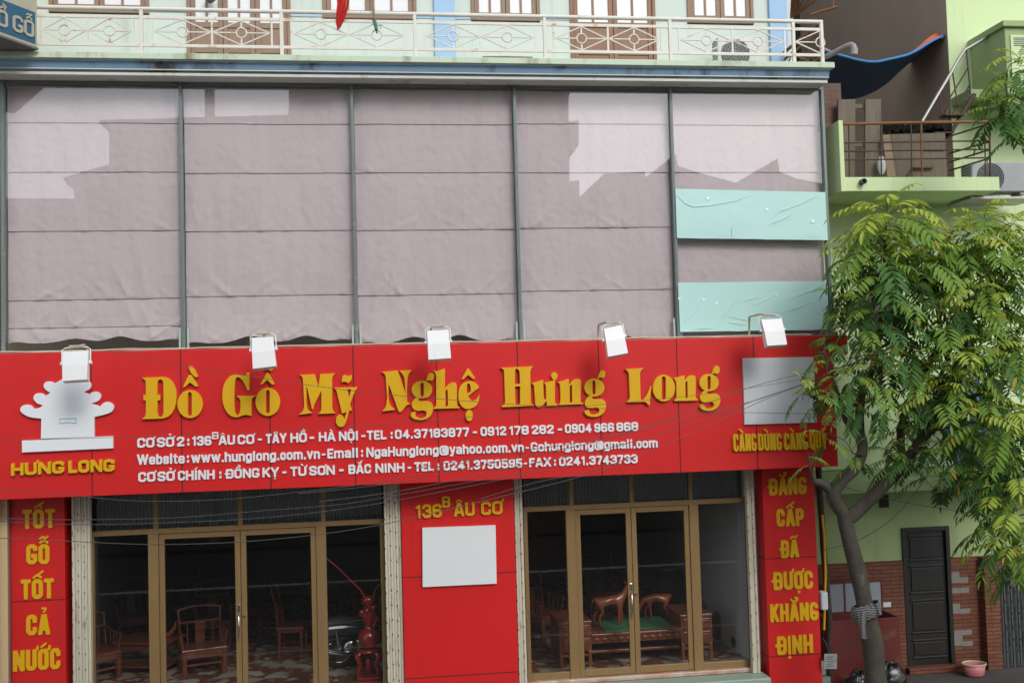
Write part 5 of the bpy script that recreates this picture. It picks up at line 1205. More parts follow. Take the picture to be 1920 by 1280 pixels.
def chair(lbl, loc, rz, w=.62, d=.55, sh=.44, bh=1.0, arms=True, m_='rosewood', name='carved_chair', grp='wooden chairs in the shops'):
    """front faces local -y"""
    o = thing(name, lbl, 'chair', loc, rz, grp); mw = M[m_]
    def bd(mb, n_): return mb.build(n_, mw, o, world=False)
    b = MB(); b.box(-w/2, w/2, -d/2, d/2, sh-.05, sh, .01); b.box(-w/2+.02, w/2-.02, -d/2+.015, d/2-.02, sh-(.14 if arms else .09), sh-.051, .006); bd(b, 'seat')
    for sx in (-1, 1):
        for sy_ in (-1, 1):
            b = MB(); k_ = 1.35 if arms else .8; b.lathe([(.034*k_, 0), (.040*k_, .05), (.029*k_, .12), (.034*k_, .24), (.040*k_, sh-.05)], (sx*(w/2-.045), sy_*(d/2-.045), 0), 10); bd(b, 'leg')
    b = MB()
    for sx in (-1, 1): b.bar((sx*(w/2-.045), -d/2+.07, .12), (sx*(w/2-.045), d/2-.07, .12), .022, .03)
    b.bar((-w/2+.07, -d/2+.045, .16), (w/2-.07, -d/2+.045, .16), .022, .03); b.bar((-w/2+.07, d/2-.045, .14), (w/2-.07, d/2-.045, .14), .022, .03); bd(b, 'stretcher')
    b = MB(); yb = d/2-.03
    for sx in (-1, 1): b.tube([(sx*(w/2-.03), yb, sh), (sx*(w/2-.035), yb+.03, sh+(bh-sh)*.5), (sx*(w/2-.02), yb+.10, bh)], [.024, .021, .024], 8)
    b.tube([(-w/2+.0, yb+.10, bh-.02), (-w*.25, yb+.11, bh+.02), (0, yb+.11, bh+.035), (w*.25, yb+.11, bh+.02), (w/2, yb+.10, bh-.02)], .024, 8)
    b.bar((-w/2+.03, yb+.03, sh+(bh-sh)*.62), (w/2-.03, yb+.03, sh+(bh-sh)*.62), .025, .035)
    b.box(-.075, .075, yb+.015, yb+.035, sh, sh+(bh-sh)*.6, .006); b.ring((0, yb+.012, sh+(bh-sh)*.33), .05, .010, 18, 6, Matrix.Rotation(R(90), 3, 'X'))
    for sx in (-1, 1):
        b.bar((sx*w*.28, yb+.02, sh), (sx*w*.28, yb+.03, sh+(bh-sh)*.6), .016, .02)
    bd(b, 'backrest')
    if arms:
        for sx in (-1, 1):
            b = MB(); za = sh+.24
            b.tube([(sx*(w/2-.03), yb+.02, za+.05), (sx*(w/2-.005), 0, za), (sx*(w/2-.0), -d/2+.03, za-.02)], .020, 8)
            b.tube([(sx*(w/2-.03), -d/2+.08, sh), (sx*(w/2-.005), -d/2+.05, za-.02)], .018, 8)
            for k in range(3): b.bar((sx*(w/2-.03), -d/2+.16+k*.1, sh), (sx*(w/2-.02), -d/2+.16+k*.1, za), .014)
            bd(b, 'armrest')
    return o
def between(p, q2): m_ = (p+q2)/2; d = q2-p; return m_, math.atan2(d.y, d.x), d.length
p, q2 = G(346, 1268, ZF), G(421, 1258, ZF); m_, a_, L_ = between(p, q2)
chair('carved rosewood armchair facing the glass in the middle of the left shop', m_+Vector((math.sin(a_)*-.23, .23, 0)), a_, L_+.09, .55, .40, .92)
chair('carved chair at the far left edge of the left shop, half hidden', G(172, 1278, ZF)+Vector((0, .25, 0)), R(38), .6, .55, .42, .92)
chair('tall backed thin chair turned sideways behind the left glass door', G(548, 1226, ZF)+Vector((0, .15, 0)), R(82), .46, .46, .46, 1.12, False, name='tall_chair')
chair('tall backed thin chair behind the right post of the left shopfront', G(614, 1222, ZF)+Vector((0, .25, 0)), R(100), .46, .46, .46, 1.12, False, name='tall_chair')
chair('carved armchair in the back row of the left shop', G(400, 1205, ZF), R(10), .62, .55, .44, 1.0)
for i, (x, y, a0, lb) in enumerate(((250, 1200, 20, 'carved chair in the dark behind the low table of the left shop'), (470, 1180, -15, 'carved chair far back between the two left doors'), (680, 1195, 60, 'carved chair in the dark behind the motorbike'), (345, 1170, 5, 'rearmost carved chair in the left shop by the back wall'), (1020, 1195, 40, 'carved chair in the dark at the left of the right shop'), (1130, 1150, 0, 'carved chair far behind the desk in the right shop'))):
    chair(lb, G(x, y, ZF), R(a0), .6, .52, .45, 1.05, grp='wooden chairs in the shops')
p, q2 = G(230, 1264, ZF), G(318, 1266, ZF); m_, a_, L_ = between(p, q2)
o = thing('low_table', 'low carved rosewood table left of the armchair in the left shop', 'table', m_+Vector((0, .3, 0)), a_)
b = MB(); b.box(-L_/2-.06, L_/2+.06, -.34, .34, .47, .515, .012); b.box(-L_/2, L_/2, -.3, .3, .38, .469, .006); b.build('table_top', M['rosewood'], o, world=False)
for sx in (-1, 1):
    for sy_ in (-1, 1): b = MB(); b.lathe([(.045, 0), (.05, .05), (.034, .10), (.038, .25), (.048, .38)], (sx*(L_/2-.03), sy_*.27, 0), 10); b.build('leg', M['rosewood'], o, world=False)
b = MB(); b.box(-L_/2, L_/2, -.27, .27, .10, .13, .005); b.build('shelf', M['rosewood'], o, world=False)
c = m_+Vector((.22, .3, .515+ZF*0))
o = thing('horn_ornament', 'pair of orange wooden horns standing on the low rosewood table', 'ornament', Vector((c.x, c.y, ZF+.516)))
for sx in (-1, 1): b = MB(); b.tube([(sx*.02, 0, 0), (sx*.10, 0, .05), (sx*.17, 0, .14), (sx*.19, 0, .24)], [.035, .04, .03, .004], 10); b.build('horn', M['deer'], o, world=False)
b = MB(); b.lathe([(.06, 0), (.07, .02), (.04, .05)], (0, 0, 0), 14); b.build('base', M['rosewood'], o, world=False)
# long back sideboard and framed panels so that the rooms are not bare
for (x, lb) in ((-3.9, 'dark cabinet at the back wall of the left shop, behind the chairs'), (2.9, 'dark cabinet at the back wall of the right shop, behind the deer')):
    o = thing('dark_cabinet', lb, 'cabinet', (x, 7.4, ZF))
    b = MB(); b.box(-1.1, 1.1, -.25, .25, .1, 1.9, .02); b.build('case', M['rosewood'], o, world=False)
    for k in range(4): b = MB(); b.box(-1.05+k*.53, -.57+k*.53, -.275, -.252, .15, 1.85, .01); b.build('door', M['rosewood'], o, world=False)
# motorbike: local x forward, y to its left; rear wheel at 0, front wheel at 1.25
p = G(632, 1262, ZF)
o = thing('motorbike', 'black motorbike with chrome engine and silver muffler parked behind the left shopfront', 'motorbike', Vector((p.x+.03, p.y+.35, ZF)), R(8))
def mbd(mb, n_, mt, par=None): return mb.build(n_, M[mt], par or o, world=False)
for x in (0, 1.22):
    b = MB(); b.ring((x, 0, .275), .235, .042, 30, 10, Matrix.Rotation(R(90), 3, 'X')); wl = mbd(b, 'wheel', 'tyre')
    b = MB(); b.ring((x, 0, .275), .195, .014, 30, 6, Matrix.Rotation(R(90), 3, 'X'))
    for k in range(10): a = k*math.pi/5; b.bar((x, 0, .275), (x+.19*math.cos(a), 0, .275+.19*math.sin(a)), .012, .006)
    b.lathe([(.05, -.05), (.055, 0), (.05, .05)], (x, 0, .275), 14, Matrix.Rotation(R(90), 3, 'X')); mbd(b, 'rim', 'chrome', wl)
b = MB(); b.grid(lambda u, v: Vector((-.30+.95*u, (v-.5)*.26*(1-.35*abs(u-.4)), .76+.05*math.sin(u*5)-.22*abs(v-.5)**2*2)), 16, 8); b.box(-.25, .55, -.10, .10, .68, .745, .03); mbd(b, 'seat', 'leather')
b = MB(); b.box(-.22, .45, -.09, .09, .50, .675, .05); b.box(.45, .85, -.06, .06, .36, .52, .04); b.tube([(.78, 0, .45), (.95, 0, .70), (1.02, 0, .92)], [.09, .10, .06], 12); mbd(b, 'body', 'moto_body')
b = MB(); b.tube([(-.36, -.0, .62), (-.30, 0, .55), (-.18, 0, .56)], [.05, .07, .06], 10); b.obox((-.36, 0, .50), (.03, .14, .22), Matrix.Rotation(R(-20), 3, 'Y'), .01); mbd(b, 'tail', 'moto_pale')
b = MB(); b.ell((.35, -.09, .36), (.16, .08, .12), 14); b.ell((.18, -.13, .34), (.13, .05, .11), 14); b.ell((.55, -.05, .42), (.11, .08, .08), 12); mbd(b, 'engine', 'chrome')
b = MB(); b.tube([(.45, -.12, .24), (.10, -.15, .24), (-.32, -.17, .34)], [.022, .04, .055], 10); mbd(b, 'muffler', 'chrome')
b = MB(); b.tube([(-.25, -.11, .68), (-.42, -.10, .72), (-.42, .10, .72), (-.25, .11, .68)], .013, 8); mbd(b, 'grab_rail', 'chrome')
b = MB()
for sy_ in (-1, 1): b.tube([(0, sy_*.10, .28), (-.05, sy_*.12, .62)], [.03, .022], 8); b.tube([(1.22, sy_*.08, .275), (1.08, sy_*.07, .72)], .022, 8)
mbd(b, 'suspension', 'chrome')
b = MB(); b.tube([(.92, -.34, .98), (1.0, -.16, 1.0), (1.03, 0, .96), (1.0, .16, 1.0), (.92, .34, .98)], .014, 8); mbd(b, 'handlebar', 'black')
b = MB(); b.grid(lambda u, v: Vector((1.22+.30*math.cos(math.pi*(.15+.75*u)), (v-.5)*.13, .275+.30*math.sin(math.pi*(.15+.75*u)))), 16, 4); mbd(b, 'fender', 'moto_body')
b = MB(); b.ell((1.10, 0, .80), (.09, .09, .09), 14); mbd(b, 'headlight', 'moto_pale')
# red carved stand with ball and long feelers
p = P(691, 1276, YF+.45)
o = thing('carved_ball_stand', 'polished red carved ball on a four legged stand with two long curved feelers', 'carving', Vector((p.x, YF+.45, ZF)))
Yv = YF+.45
def PV(x, y, dy=0): return P(x, y, Yv+dy)-Vector((p.x, Yv, ZF))
b = MB(); b.box(-.20, .20, -.18, .18, .0, .06, .015); b.box(-.17, .17, -.15, .15, .061, .11, .01); mbd(b, 'plinth', 'vase_red')
cb = PV(692, 1195)
zl = cb.z-.19
for sx in (-1, 1):
    for sy_ in (-1, 1): b = MB(); b.tube([(sx*.13, sy_*.11, .11), (sx*.15, sy_*.13, .20), (sx*.11, sy_*.10, zl*.62), (sx*.16, sy_*.13, zl-.05), (sx*.10, sy_*.08, zl)], [.035, .026, .028, .042, .03], 9); mbd(b, 'leg', 'vase_red')
b = MB(); b.lathe([(.10, 0), (.17, .01), (.17, .04), (.12, .06)], (0, 0, zl-.02), 20); b.ell((0, 0, zl*.55), (.05, .05, .12), 10); mbd(b, 'collar', 'vase_red')
b = MB(); b.ell(cb, (.165, .165, .165), 26); mbd(b, 'ball', 'vase_red')
b = MB(); b.lathe([(.07, 0), (.05, .04), (.09, .10), (.12, .18), (.09, .26), (.06, .32), (.10, .38), (.12, .43), (.05, .47)], cb+Vector((0, 0, .15)), 16)
for k in range(7): a = k*.9; b.ell(cb+Vector((.11*math.cos(a), .11*math.sin(a), .24+.035*k)), (.045, .04, .05), 8)
b.tube([cb+Vector((.07, -.05, .17)), cb+Vector((.13, -.06, .30)), cb+Vector((.06, -.08, .42))], [.03, .035, .02], 8); mbd(b, 'carving', 'vase_red')
for pts in (((685, 1122), (676, 1105), (660, 1090), (640, 1070), (620, 1052), (608, 1044)), ((700, 1120), (704, 1105), (712, 1095), (724, 1090))):
    b = MB(); b.tube([PV(*q_, .02) for q_ in pts], [.018, .016, .013, .011, .009, .006][:len(pts)], 8); mbd(b, 'feeler', 'vase_red')
# desk in the right shop
p, q2 = G(1051, 1253, ZF), G(1338, 1234, ZF); m_, a_, L_ = between(p, q2); DH = .70; DD = .82
o = thing('carved_desk', 'long carved rosewood desk with two drawer pedestals and green felt on top', 'desk', Vector((m_.x, m_.y, ZF))+Vector((-math.sin(a_), math.cos(a_), 0))*DD/2, a_)
CH = .49
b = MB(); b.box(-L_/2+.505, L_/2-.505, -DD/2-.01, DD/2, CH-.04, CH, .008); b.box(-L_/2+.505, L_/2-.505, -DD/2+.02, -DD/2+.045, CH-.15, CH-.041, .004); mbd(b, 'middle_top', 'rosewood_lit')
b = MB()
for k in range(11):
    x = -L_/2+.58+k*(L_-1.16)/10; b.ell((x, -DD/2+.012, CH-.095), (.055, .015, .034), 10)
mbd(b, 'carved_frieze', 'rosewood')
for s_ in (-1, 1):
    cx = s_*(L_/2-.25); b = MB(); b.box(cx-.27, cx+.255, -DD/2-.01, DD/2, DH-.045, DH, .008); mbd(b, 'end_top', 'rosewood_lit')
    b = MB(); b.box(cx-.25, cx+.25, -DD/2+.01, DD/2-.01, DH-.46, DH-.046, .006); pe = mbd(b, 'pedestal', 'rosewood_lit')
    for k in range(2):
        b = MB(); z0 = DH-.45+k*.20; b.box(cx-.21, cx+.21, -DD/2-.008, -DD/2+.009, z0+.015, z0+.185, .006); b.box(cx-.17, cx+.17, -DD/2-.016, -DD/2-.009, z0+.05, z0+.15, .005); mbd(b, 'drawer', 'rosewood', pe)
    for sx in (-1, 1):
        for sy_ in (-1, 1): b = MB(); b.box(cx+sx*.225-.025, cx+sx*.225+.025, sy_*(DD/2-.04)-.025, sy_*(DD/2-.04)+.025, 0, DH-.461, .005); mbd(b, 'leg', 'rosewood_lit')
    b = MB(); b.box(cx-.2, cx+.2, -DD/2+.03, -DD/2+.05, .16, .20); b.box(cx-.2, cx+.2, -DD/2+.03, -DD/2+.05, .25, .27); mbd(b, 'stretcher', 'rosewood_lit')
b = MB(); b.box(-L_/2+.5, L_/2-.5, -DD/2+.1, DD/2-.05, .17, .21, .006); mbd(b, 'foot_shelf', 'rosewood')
zt_ = ZF+CH
g4 = [G(1137.5, 1186, zt_), G(1261, 1172, zt_), G(1238, 1155.5, zt_), G(1117, 1166, zt_)]
b = MB(); b.add([v+Vector((0, 0, .003)) for v in g4]+[v+Vector((0, 0, .016)) for v in g4], [[0, 1, 2, 3], [4, 5, 6, 7], [0, 1, 5, 4], [1, 2, 6, 5], [2, 3, 7, 6], [3, 0, 4, 7]])
tag(b.build('felt_mat', M['felt']), 'green felt mat under the two deer statues on the carved desk', 'mat')
zd = zt_+.017
def deer(lbl, base, flip, graze, s_):
    o = thing('deer_statue', lbl, 'deer statue', base, 0, 'wooden deer statues on the desk')
    f = -1 if flip else 1
    def V(x, y, z): return (Vector((x*f*s_, y*s_, z*s_)))
    N = {'hip': (V(-.20, 0, .40), .085*s_), 'mid': (V(-.04, 0, .39), .078*s_), 'chest': (V(.13, 0, .40), .088*s_)}
    E_ = [('hip', 'mid'), ('mid', 'chest')]
    if graze:
        N.update({'nk1': (V(.22, 0, .36), .058*s_), 'nk2': (V(.30, 0, .24), .042*s_), 'hd': (V(.345, 0, .14), .044*s_), 'mz': (V(.345, 0, .045), .026*s_)})
        ear = V(.36, 0, .19)
    else:
        N.update({'nk1': (V(.20, 0, .46), .062*s_), 'nk2': (V(.245, 0, .54), .048*s_), 'hd': (V(.27, 0, .61), .047*s_), 'mz': (V(.36, 0, .575), .028*s_)})
        ear = V(.25, 0, .65)
    E_ += [('chest', 'nk1'), ('nk1', 'nk2'), ('nk2', 'hd'), ('hd', 'mz')]
    for k, sy_ in (('l', .055), ('r', -.055)):
        dx = .05 if k == 'l' else -.02
        N.update({'f1'+k: (V(.13, sy_, .30), .044*s_), 'f2'+k: (V(.13+dx, sy_, .17), .025*s_), 'f3'+k: (V(.12+dx, sy_, .035), .017*s_), 'f4'+k: (V(.14+dx, sy_, .008), .021*s_),
                  'h1'+k: (V(-.20, sy_, .30), .056*s_), 'h2'+k: (V(-.17-dx, sy_, .23), .034*s_), 'h3'+k: (V(-.24-dx, sy_, .14), .022*s_), 'h4'+k: (V(-.225-dx, sy_, .03), .017*s_), 'h5'+k: (V(-.205-dx, sy_, .008), .021*s_)})
        E_ += [('chest', 'f1'+k), ('f1'+k, 'f2'+k), ('f2'+k, 'f3'+k), ('f3'+k, 'f4'+k), ('hip', 'h1'+k), ('h1'+k, 'h2'+k), ('h2'+k, 'h3'+k), ('h3'+k, 'h4'+k), ('h4'+k, 'h5'+k)]
    N['tl'] = (V(-.29, 0, .43), .028*s_); N['tl2'] = (V(-.32, 0, .36), .014*s_); E_ += [('hip', 'tl'), ('tl', 'tl2')]
    skin_mesh('body', N, E_, M['deer'], o)
    for sy_ in (-1, 1):
        b = MB(); b.ell(ear+V(0, sy_*.06, .01), (.016*s_, .045*s_, .022*s_), 8, None); b.build('ear', M['deer'], o, world=False)
d1, d2 = G(1130, 1170, zd), G(1168, 1172, zd); s1 = (d2-d1).length/.34
deer('standing orange wooden deer statue with raised head on the green felt', (d1+d2)/2+Vector((.0, .04, 0)), False, False, max(.7, min(1.05, s1)))
d1 = G(1231, 1160, zd); deer('grazing orange wooden deer statue with lowered head on the green felt', d1+Vector((0, .05, 0)), True, True, .86)
def drum(lbl, px, py_b, r, h, name='drum_stool'):
    p = G(px, py_b, ZF); o = thing(name, lbl, 'drum stool', p, 0, 'dark drum stools by the white wall')
    b = MB(); b.lathe([(r*.85, 0), (r*.95, h*.12), (r*1.08, h*.5), (r*.95, h*.9), (r*.86, h*.97)], (0, 0, 0), 22); mb_ = b.build('body', M['stool'], o, world=False)
    b = MB(); b.lathe([(r*.84, h*.972), (r*.84, h), (r*.7, h+.01)], (0, 0, 0), 22); b.build('top', M['stool_top'], o, world=False)
    b = MB(); b.ring((0, 0, h*.14), r*.98, .012, 24, 6); b.ring((0, 0, h*.88), r*.98, .012, 24, 6); b.build('hoop', M['dark_rust'], o, world=False)
drum('dark drum stool nearest the glass by the white inner wall', 1355, 1196, .16, .44)
drum('dark drum stool half hidden behind the right drawer pedestal', 1325, 1178, .17, .46)
drum('tall dark drum on the floor behind the grazing deer', 1256, 1165, .24, .98)
p = G(1393, 1216, ZF); o = thing('black_pot', 'squat black pot with knob on the floor at the right end of the right shop', 'pot', p)
b = MB(); b.lathe([(.10, 0), (.17, .05), (.19, .14), (.16, .21), (.12, .23)], (0, 0, 0), 20); b.build('body', M['black'], o, world=False)
b = MB(); b.lathe([(.13, .232), (.06, .26), (.02, .27), (.03, .31), (.01, .32)], (0, 0, 0), 16); b.build('lid', M['black'], o, world=False)

# ------------------------------------------------------------------ trees
LEAF = [M['leaf_dark'], M['leaf_mid'], M['leaf_young'], M['leaf_yellow'], M['stem']]
def frond(mb, base, az, el, L, rnd, mi, droop=1.0, npair=9):
    d = Vector((math.cos(az)*math.cos(el), math.sin(az)*math.cos(el), math.sin(el)))
    pts = [base.copy()]; n = npair+2; st = L/n; side0 = Vector((-math.sin(az), math.cos(az), 0))
    cur = rnd.uniform(-.25, .25)
    for i in range(n):
        d = (d + Vector((0, 0, -.13*droop*(1+i*.06))) + side0*cur*.08).normalized(); pts.append(pts[-1]+d*st)
    # rachis as a thin 3 sided tube
    vs = []
    for i, p in enumerate(pts):
        t = (pts[min(i+1, n)]-pts[max(i-1, 0)]).normalized(); u = t.cross(Vector((0, 0, 1)));
        u = u.normalized() if u.length > .05 else side0; w = u.cross(t); r = .0055*(1-.7*i/n)
        for k in range(3): a = 2.094*k; vs.append(p+(u*math.cos(a)+w*math.sin(a))*r)
    mb.add(vs, [[3*i+k, 3*i+(k+1) % 3, 3*i+3+(k+1) % 3, 3*i+3+k] for i in range(n) for k in range(3)], False, 4)
    for i in range(2, n+1):
        p = pts[i]; t = (pts[i]-pts[i-1]).normalized(); u = t.cross(Vector((0, 0, 1))); u = u.normalized() if u.length > .05 else side0
        upv = u.cross(t)
        f = i/n; ll = L*.235*(.72+.5*math.sin(math.pi*min(1, f*.92)))*rnd.uniform(.88, 1.1); wd = ll*.25
        for sd in ((-1, 1) if i < n else (0,)):
            if rnd.random() < .05: continue
            dir_ = (u*sd*.86+t*(.52 if sd else 1)+Vector((0, 0, -.18-.25*rnd.random()))).normalized()
            nrm_ = (upv+u*rnd.uniform(-.25, .25)+t*rnd.uniform(-.2, .2)).normalized(); wv_ = dir_.cross(nrm_).normalized(); nn = wv_.cross(dir_)
            dn = Vector((0, 0, -ll*rnd.uniform(.10, .28)))
            b0 = p; m1 = p+dir_*ll*.35+dn*.12; m2 = p+dir_*ll*.70+dn*.5; tp = p+dir_*ll+dn
            fold = nn*wd*.22
            m_i = mi if rnd.random() > .02 else 3
            mb.add([b0, m1, m2, tp, m1+wv_*wd*.5+fold, m2+wv_*wd*.42+fold, m1-wv_*wd*.5+fold, m2-wv_*wd*.42+fold],
                   [[0, 1, 4], [1, 2, 5, 4], [2, 3, 5], [0, 6, 1], [1, 6, 7, 2], [2, 7, 3]], True, m_i)
def rosette(mb, c, n, L, rnd, young=.5, droop=1.0):
    off = rnd.uniform(0, 6.28)
    for i in range(n):
        az = off+i*2.399+rnd.uniform(-.2, .2); f = i/max(1, n-1)          # f=0 young, upright ; f=1 old, low
        el = R(58-75*f+rnd.uniform(-10, 10)); 
        mi = 2 if f < young*.95-.04 else (1 if f < young+.32 else 0)
        base = c+Vector((0, 0, .05*(1-f)-.16*f))
        frond(mb, base, az, el, L*(.66+.38*min(1, f*1.5))*rnd.uniform(.85, 1.12), rnd, mi, droop, rnd.choice((7, 8, 9)))
def limb(mb, pts, rads, n=10):
    pp, rr = [], []
    for i in range(len(pts)-1):
        p0, p1, p2, p3 = pts[max(i-1, 0)], pts[i], pts[i+1], pts[min(i+2, len(pts)-1)]
        for j in range(5):
            t = j/5; pp.append(.5*((2*p1)+(p2-p0)*t+(2*p0-5*p1+4*p2-p3)*t*t+(3*p1-p0-3*p2+p3)*t**3)); rr.append(rads[i]*(1-t)+rads[i+1]*t)
    pp.append(pts[-1]); rr.append(rads[-1])
    rr = [r*(1+.16*noise.noise(p*4)+.06*noise.noise(p*11)) for r, p in zip(rr, pp)]
    mb.tube(pp, rr, n)
def tree(lbl, trunk, limbs, ros, Y0, seed, n_extra=0):
    rnd = random.Random(seed); tp = [P(x, y, Y0+dy) for x, y, dy, r in trunk]
    o = thing('street_tree', lbl, 'tree', (tp[0].x, tp[0].y, 0), group='street trees with feathered leaves')
    b = MB(); limb(b, [Vector((tp[0].x, tp[0].y, -.1))]+tp, [trunk[0][3]*1.15]+[t[3] for t in trunk], 16); b.build('trunk', M['bark'], o)
    nodes = [(tp[-1], trunk[-1][3])]
    for L in limbs:
        lp = [P(x, y, Y0+dy) for x, y, dy, r in L]; b = MB(); limb(b, lp, [l[3] for l in L]); b.build('branch', M['bark'], o)
        nodes += [(lp[i], L[i][3]) for i in range(1, len(lp))]+[((lp[i]+lp[i+1])/2, L[i+1][3]) for i in range(len(lp)-1)]
    cr_ = MB()
    for (x, y, dy, n, L, yg) in ros:
        c = P(x, y, Y0+dy)
        best = min(nodes, key=lambda q_: (q_[0]-c).length+max(0, q_[0].z-c.z)*.6); s_ = best[0]; mid = (s_+c)/2+Vector((rnd.uniform(-.08, .08), rnd.uniform(-.08, .08), rnd.uniform(-.05, .12)))
        r0 = min(.026, best[1]*.7)
        tw = MB(); limb(tw, [s_, mid, c], [r0, r0*.7, .008], 6); tw.build('twig', M['bark'], o)
        nodes.append((mid, r0*.7)); nodes.append((c, .010))
        rosette(cr_, c, n, L, rnd, yg, .82)
    cr_.build('crown', LEAF, o, recalc=False)
    return o
rr = random.Random(21)
trunkA = [(1643, 1300, 0, .148), (1638, 1220, 0, .138), (1625, 1150, .02, .128), (1608, 1070, .05, .112), (1590, 1000, .05, .106), (1583, 960, .05, .112)]
limbsA = [[(1584, 968, .05, .10), (1562, 930, 0, .095), (1578, 902, -.05, .085), (1603, 876, -.05, .085), (1617, 845, 0, .08), (1611, 815, .05, .08), (1592, 790, .05, .07), (1577, 765, 0, .055), (1548, 752, -.1, .04), (1522, 742, -.15, .022)],
          [(1560, 926, 0, .06), (1545, 908, -.05, .07), (1530, 903, -.08, .05), (1524, 898, -.1, .03)],
          [(1588, 975, .05, .10), (1618, 948, 0, .095), (1662, 905, -.1, .09), (1693, 868, -.1, .085), (1728, 825, -.2, .07), (1768, 770, -.3, .06), (1800, 700, -.4, .05), (1815, 610, -.4, .035), (1840, 520, -.5, .02)],
          [(1613, 822, .05, .07), (1612, 770, .1, .06), (1618, 730, .15, .055), (1636, 690, .1, .045), (1650, 620, .1, .04), (1658, 520, 0, .03), (1661, 430, -.1, .018)],
          [(1693, 868, -.1, .06), (1690, 800, .2, .05), (1720, 720, .3, .045), (1762, 640, .3, .04), (1757, 560, .3, .03), (1765, 470, .3, .018)],
          [(1762, 640, .3, .035), (1800, 600, .4, .03), (1845, 575, .4, .022), (1890, 520, .3, .014)],
          [(1768, 770, -.3, .045), (1830, 740, -.6, .035), (1880, 720, -.8, .025), (1930, 690, -.8, .015)],
          [(1590, 792, .05, .035), (1565, 720, -.2, .025), (1545, 660, -.3, .014)],
          [(1577, 765, 0, .03), (1600, 760, -.3, .025), (1640, 745, -.4, .02), (1655, 700, -.4, .012)]]
rosA = [(1664, 400, -.2, 15, 1.0, .75), (1640, 450, -.4, 10, .9, .5), (1690, 445, .1, 10, .9, .55), (1605, 470, -.2, 7, .75, .6), (1725, 440, -.1, 7, .75, .7), (1610, 520, -.1, 7, .7, .1), (1650, 520, -.5, 9, .75, .1), (1700, 500, -.3, 8, .7, .35),
        (1755, 462, .2, 9, .72, .45), (1845, 415, -.3, 11, .75, .55), (1895, 425, -.2, 10, .75, .55), (1800, 470, .3, 8, .7, .4), (1735, 540, 0, 8, .65, .45),
        (1780, 545, -.3, 8, .65, .5), (1840, 520, -.5, 9, .7, .5), (1890, 500, -.4, 9, .7, .55), (1590, 600, -.2, 5, .55, .2), (1640, 590, -.4, 9, .65, .1), (1672, 600, .2, 8, .65, .2),
        (1565, 560, 0, 4, .5, .5), (1555, 640, 0, 5, .5, .2), (1590, 680, -.2, 7, .55, .25), (1650, 665, -.4, 8, .62, .2), (1700, 640, -.3, 9, .68, .2), (1735, 610, .3, 6, .6, .3), (1770, 650, .2, 6, .6, .2),
        (1815, 590, -.4, 8, .65, .4), (1860, 600, -.3, 8, .65, .45), (1905, 590, -.4, 9, .65, .5), (1830, 660, -.5, 8, .65, .4), (1880, 660, -.5, 9, .65, .45), (1740, 700, -.2, 8, .62, .5), (1790, 710, -.6, 9, .65, .55),
        (1840, 730, -.8, 9, .65, .6), (1895, 730, -.8, 9, .68, .55), (1700, 720, -.3, 7, .6, .35), (1660, 740, -.4, 7, .55, .3), (1610, 745, -.2, 6, .5, .3), (1560, 735, -.2, 6, .45, .3), (1530, 735, -.25, 5, .42, .4), (1505, 715, -.3, 4, .42, .6),
        (1690, 800, .1, 8, .55, .1), (1740, 790, 0, 8, .6, .1), (1780, 800, -.5, 8, .6, .3), (1670, 850, -.2, 7, .5, .2), (1600, 850, -.1, 5, .42, .3), (1545, 810, -.2, 4, .42, .4), (1515, 850, -.3, 3, .38, .8), (1720, 850, -.4, 7, .55, .15), (1760, 880, -.4, 7, .55, .2),
        (1550, 700, -.2, 4, .42, .3), (1535, 660, -.2, 3, .4, .7), (1620, 560, .3, 7, .6, .0), (1690, 560, .4, 7, .6, .1), (1800, 640, .3, 7, .6, .1), (1860, 560, .3, 7, .6, .1), (1880, 800, -.6, 8, .65, .35), (1760, 700, .7, 8, .7, 0), (1820, 700, .8, 8, .7, 0), (1880, 700, .8, 8, .7, 0), (1800, 780, .7, 9, .7, 0), (1860, 800, .8, 9, .7, 0), (1920, 780, .8, 9, .7, 0), (1830, 850, .6, 8, .7, 0), (1900, 860, .7, 8, .7, 0), (1940, 640, .6, 8, .7, 0), (1680, 480, .4, 8, .7, .1), (1720, 480, -.5, 9, .8, .6), (1780, 440, 0, 9, .75, .65), (1820, 440, -.4, 9, .75, .6), (1870, 470, -.6, 10, .75, .6), (1915, 460, -.5, 10, .75, .6), (1760, 590, -.5, 9, .7, .55), (1810, 550, -.7, 9, .7, .6), (1870, 560, -.7, 10, .72, .6), (1910, 640, -.8, 10, .72, .6), (1850, 640, -.9, 9, .7, .6), (1800, 660, -.8, 9, .7, .65), (1760, 740, -.7, 9, .68, .6), (1830, 780, -1, 9, .7, .6), (1890, 780, -1, 10, .7, .6), (1680, 560, -.5, 8, .7, .3), (1620, 620, -.5, 6, .6, .3), (1720, 680, -.5, 8, .65, .6), (1645, 700, -.5, 6, .55, .5), (1600, 700, -.35, 5, .5, .5)]
tree('leafy tree with forked trunk standing before the lime house beside the right pillar', trunkA, limbsA, rosA, -1.3, 5)
trunkB = [(2090, 1300, 0, .17), (2085, 1100, 0, .15), (2070, 900, 0, .13), (2055, 700, 0, .11), (2040, 500, 0, .09)]
limbsB = [[(2042, 520, 0, .08), (2020, 350, -.1, .06), (1980, 260, -.2, .045), (1930, 215, -.2, .03), (1890, 190, -.2, .016)],
          [(2070, 880, 0, .08), (2010, 860, -.4, .06), (1950, 870, -.6, .045), (1905, 900, -.7, .03), (1880, 940, -.7, .016)],
          [(2055, 720, 0, .08), (2000, 760, -.3, .05), (1950, 800, -.5, .035), (1900, 830, -.6, .018)]]
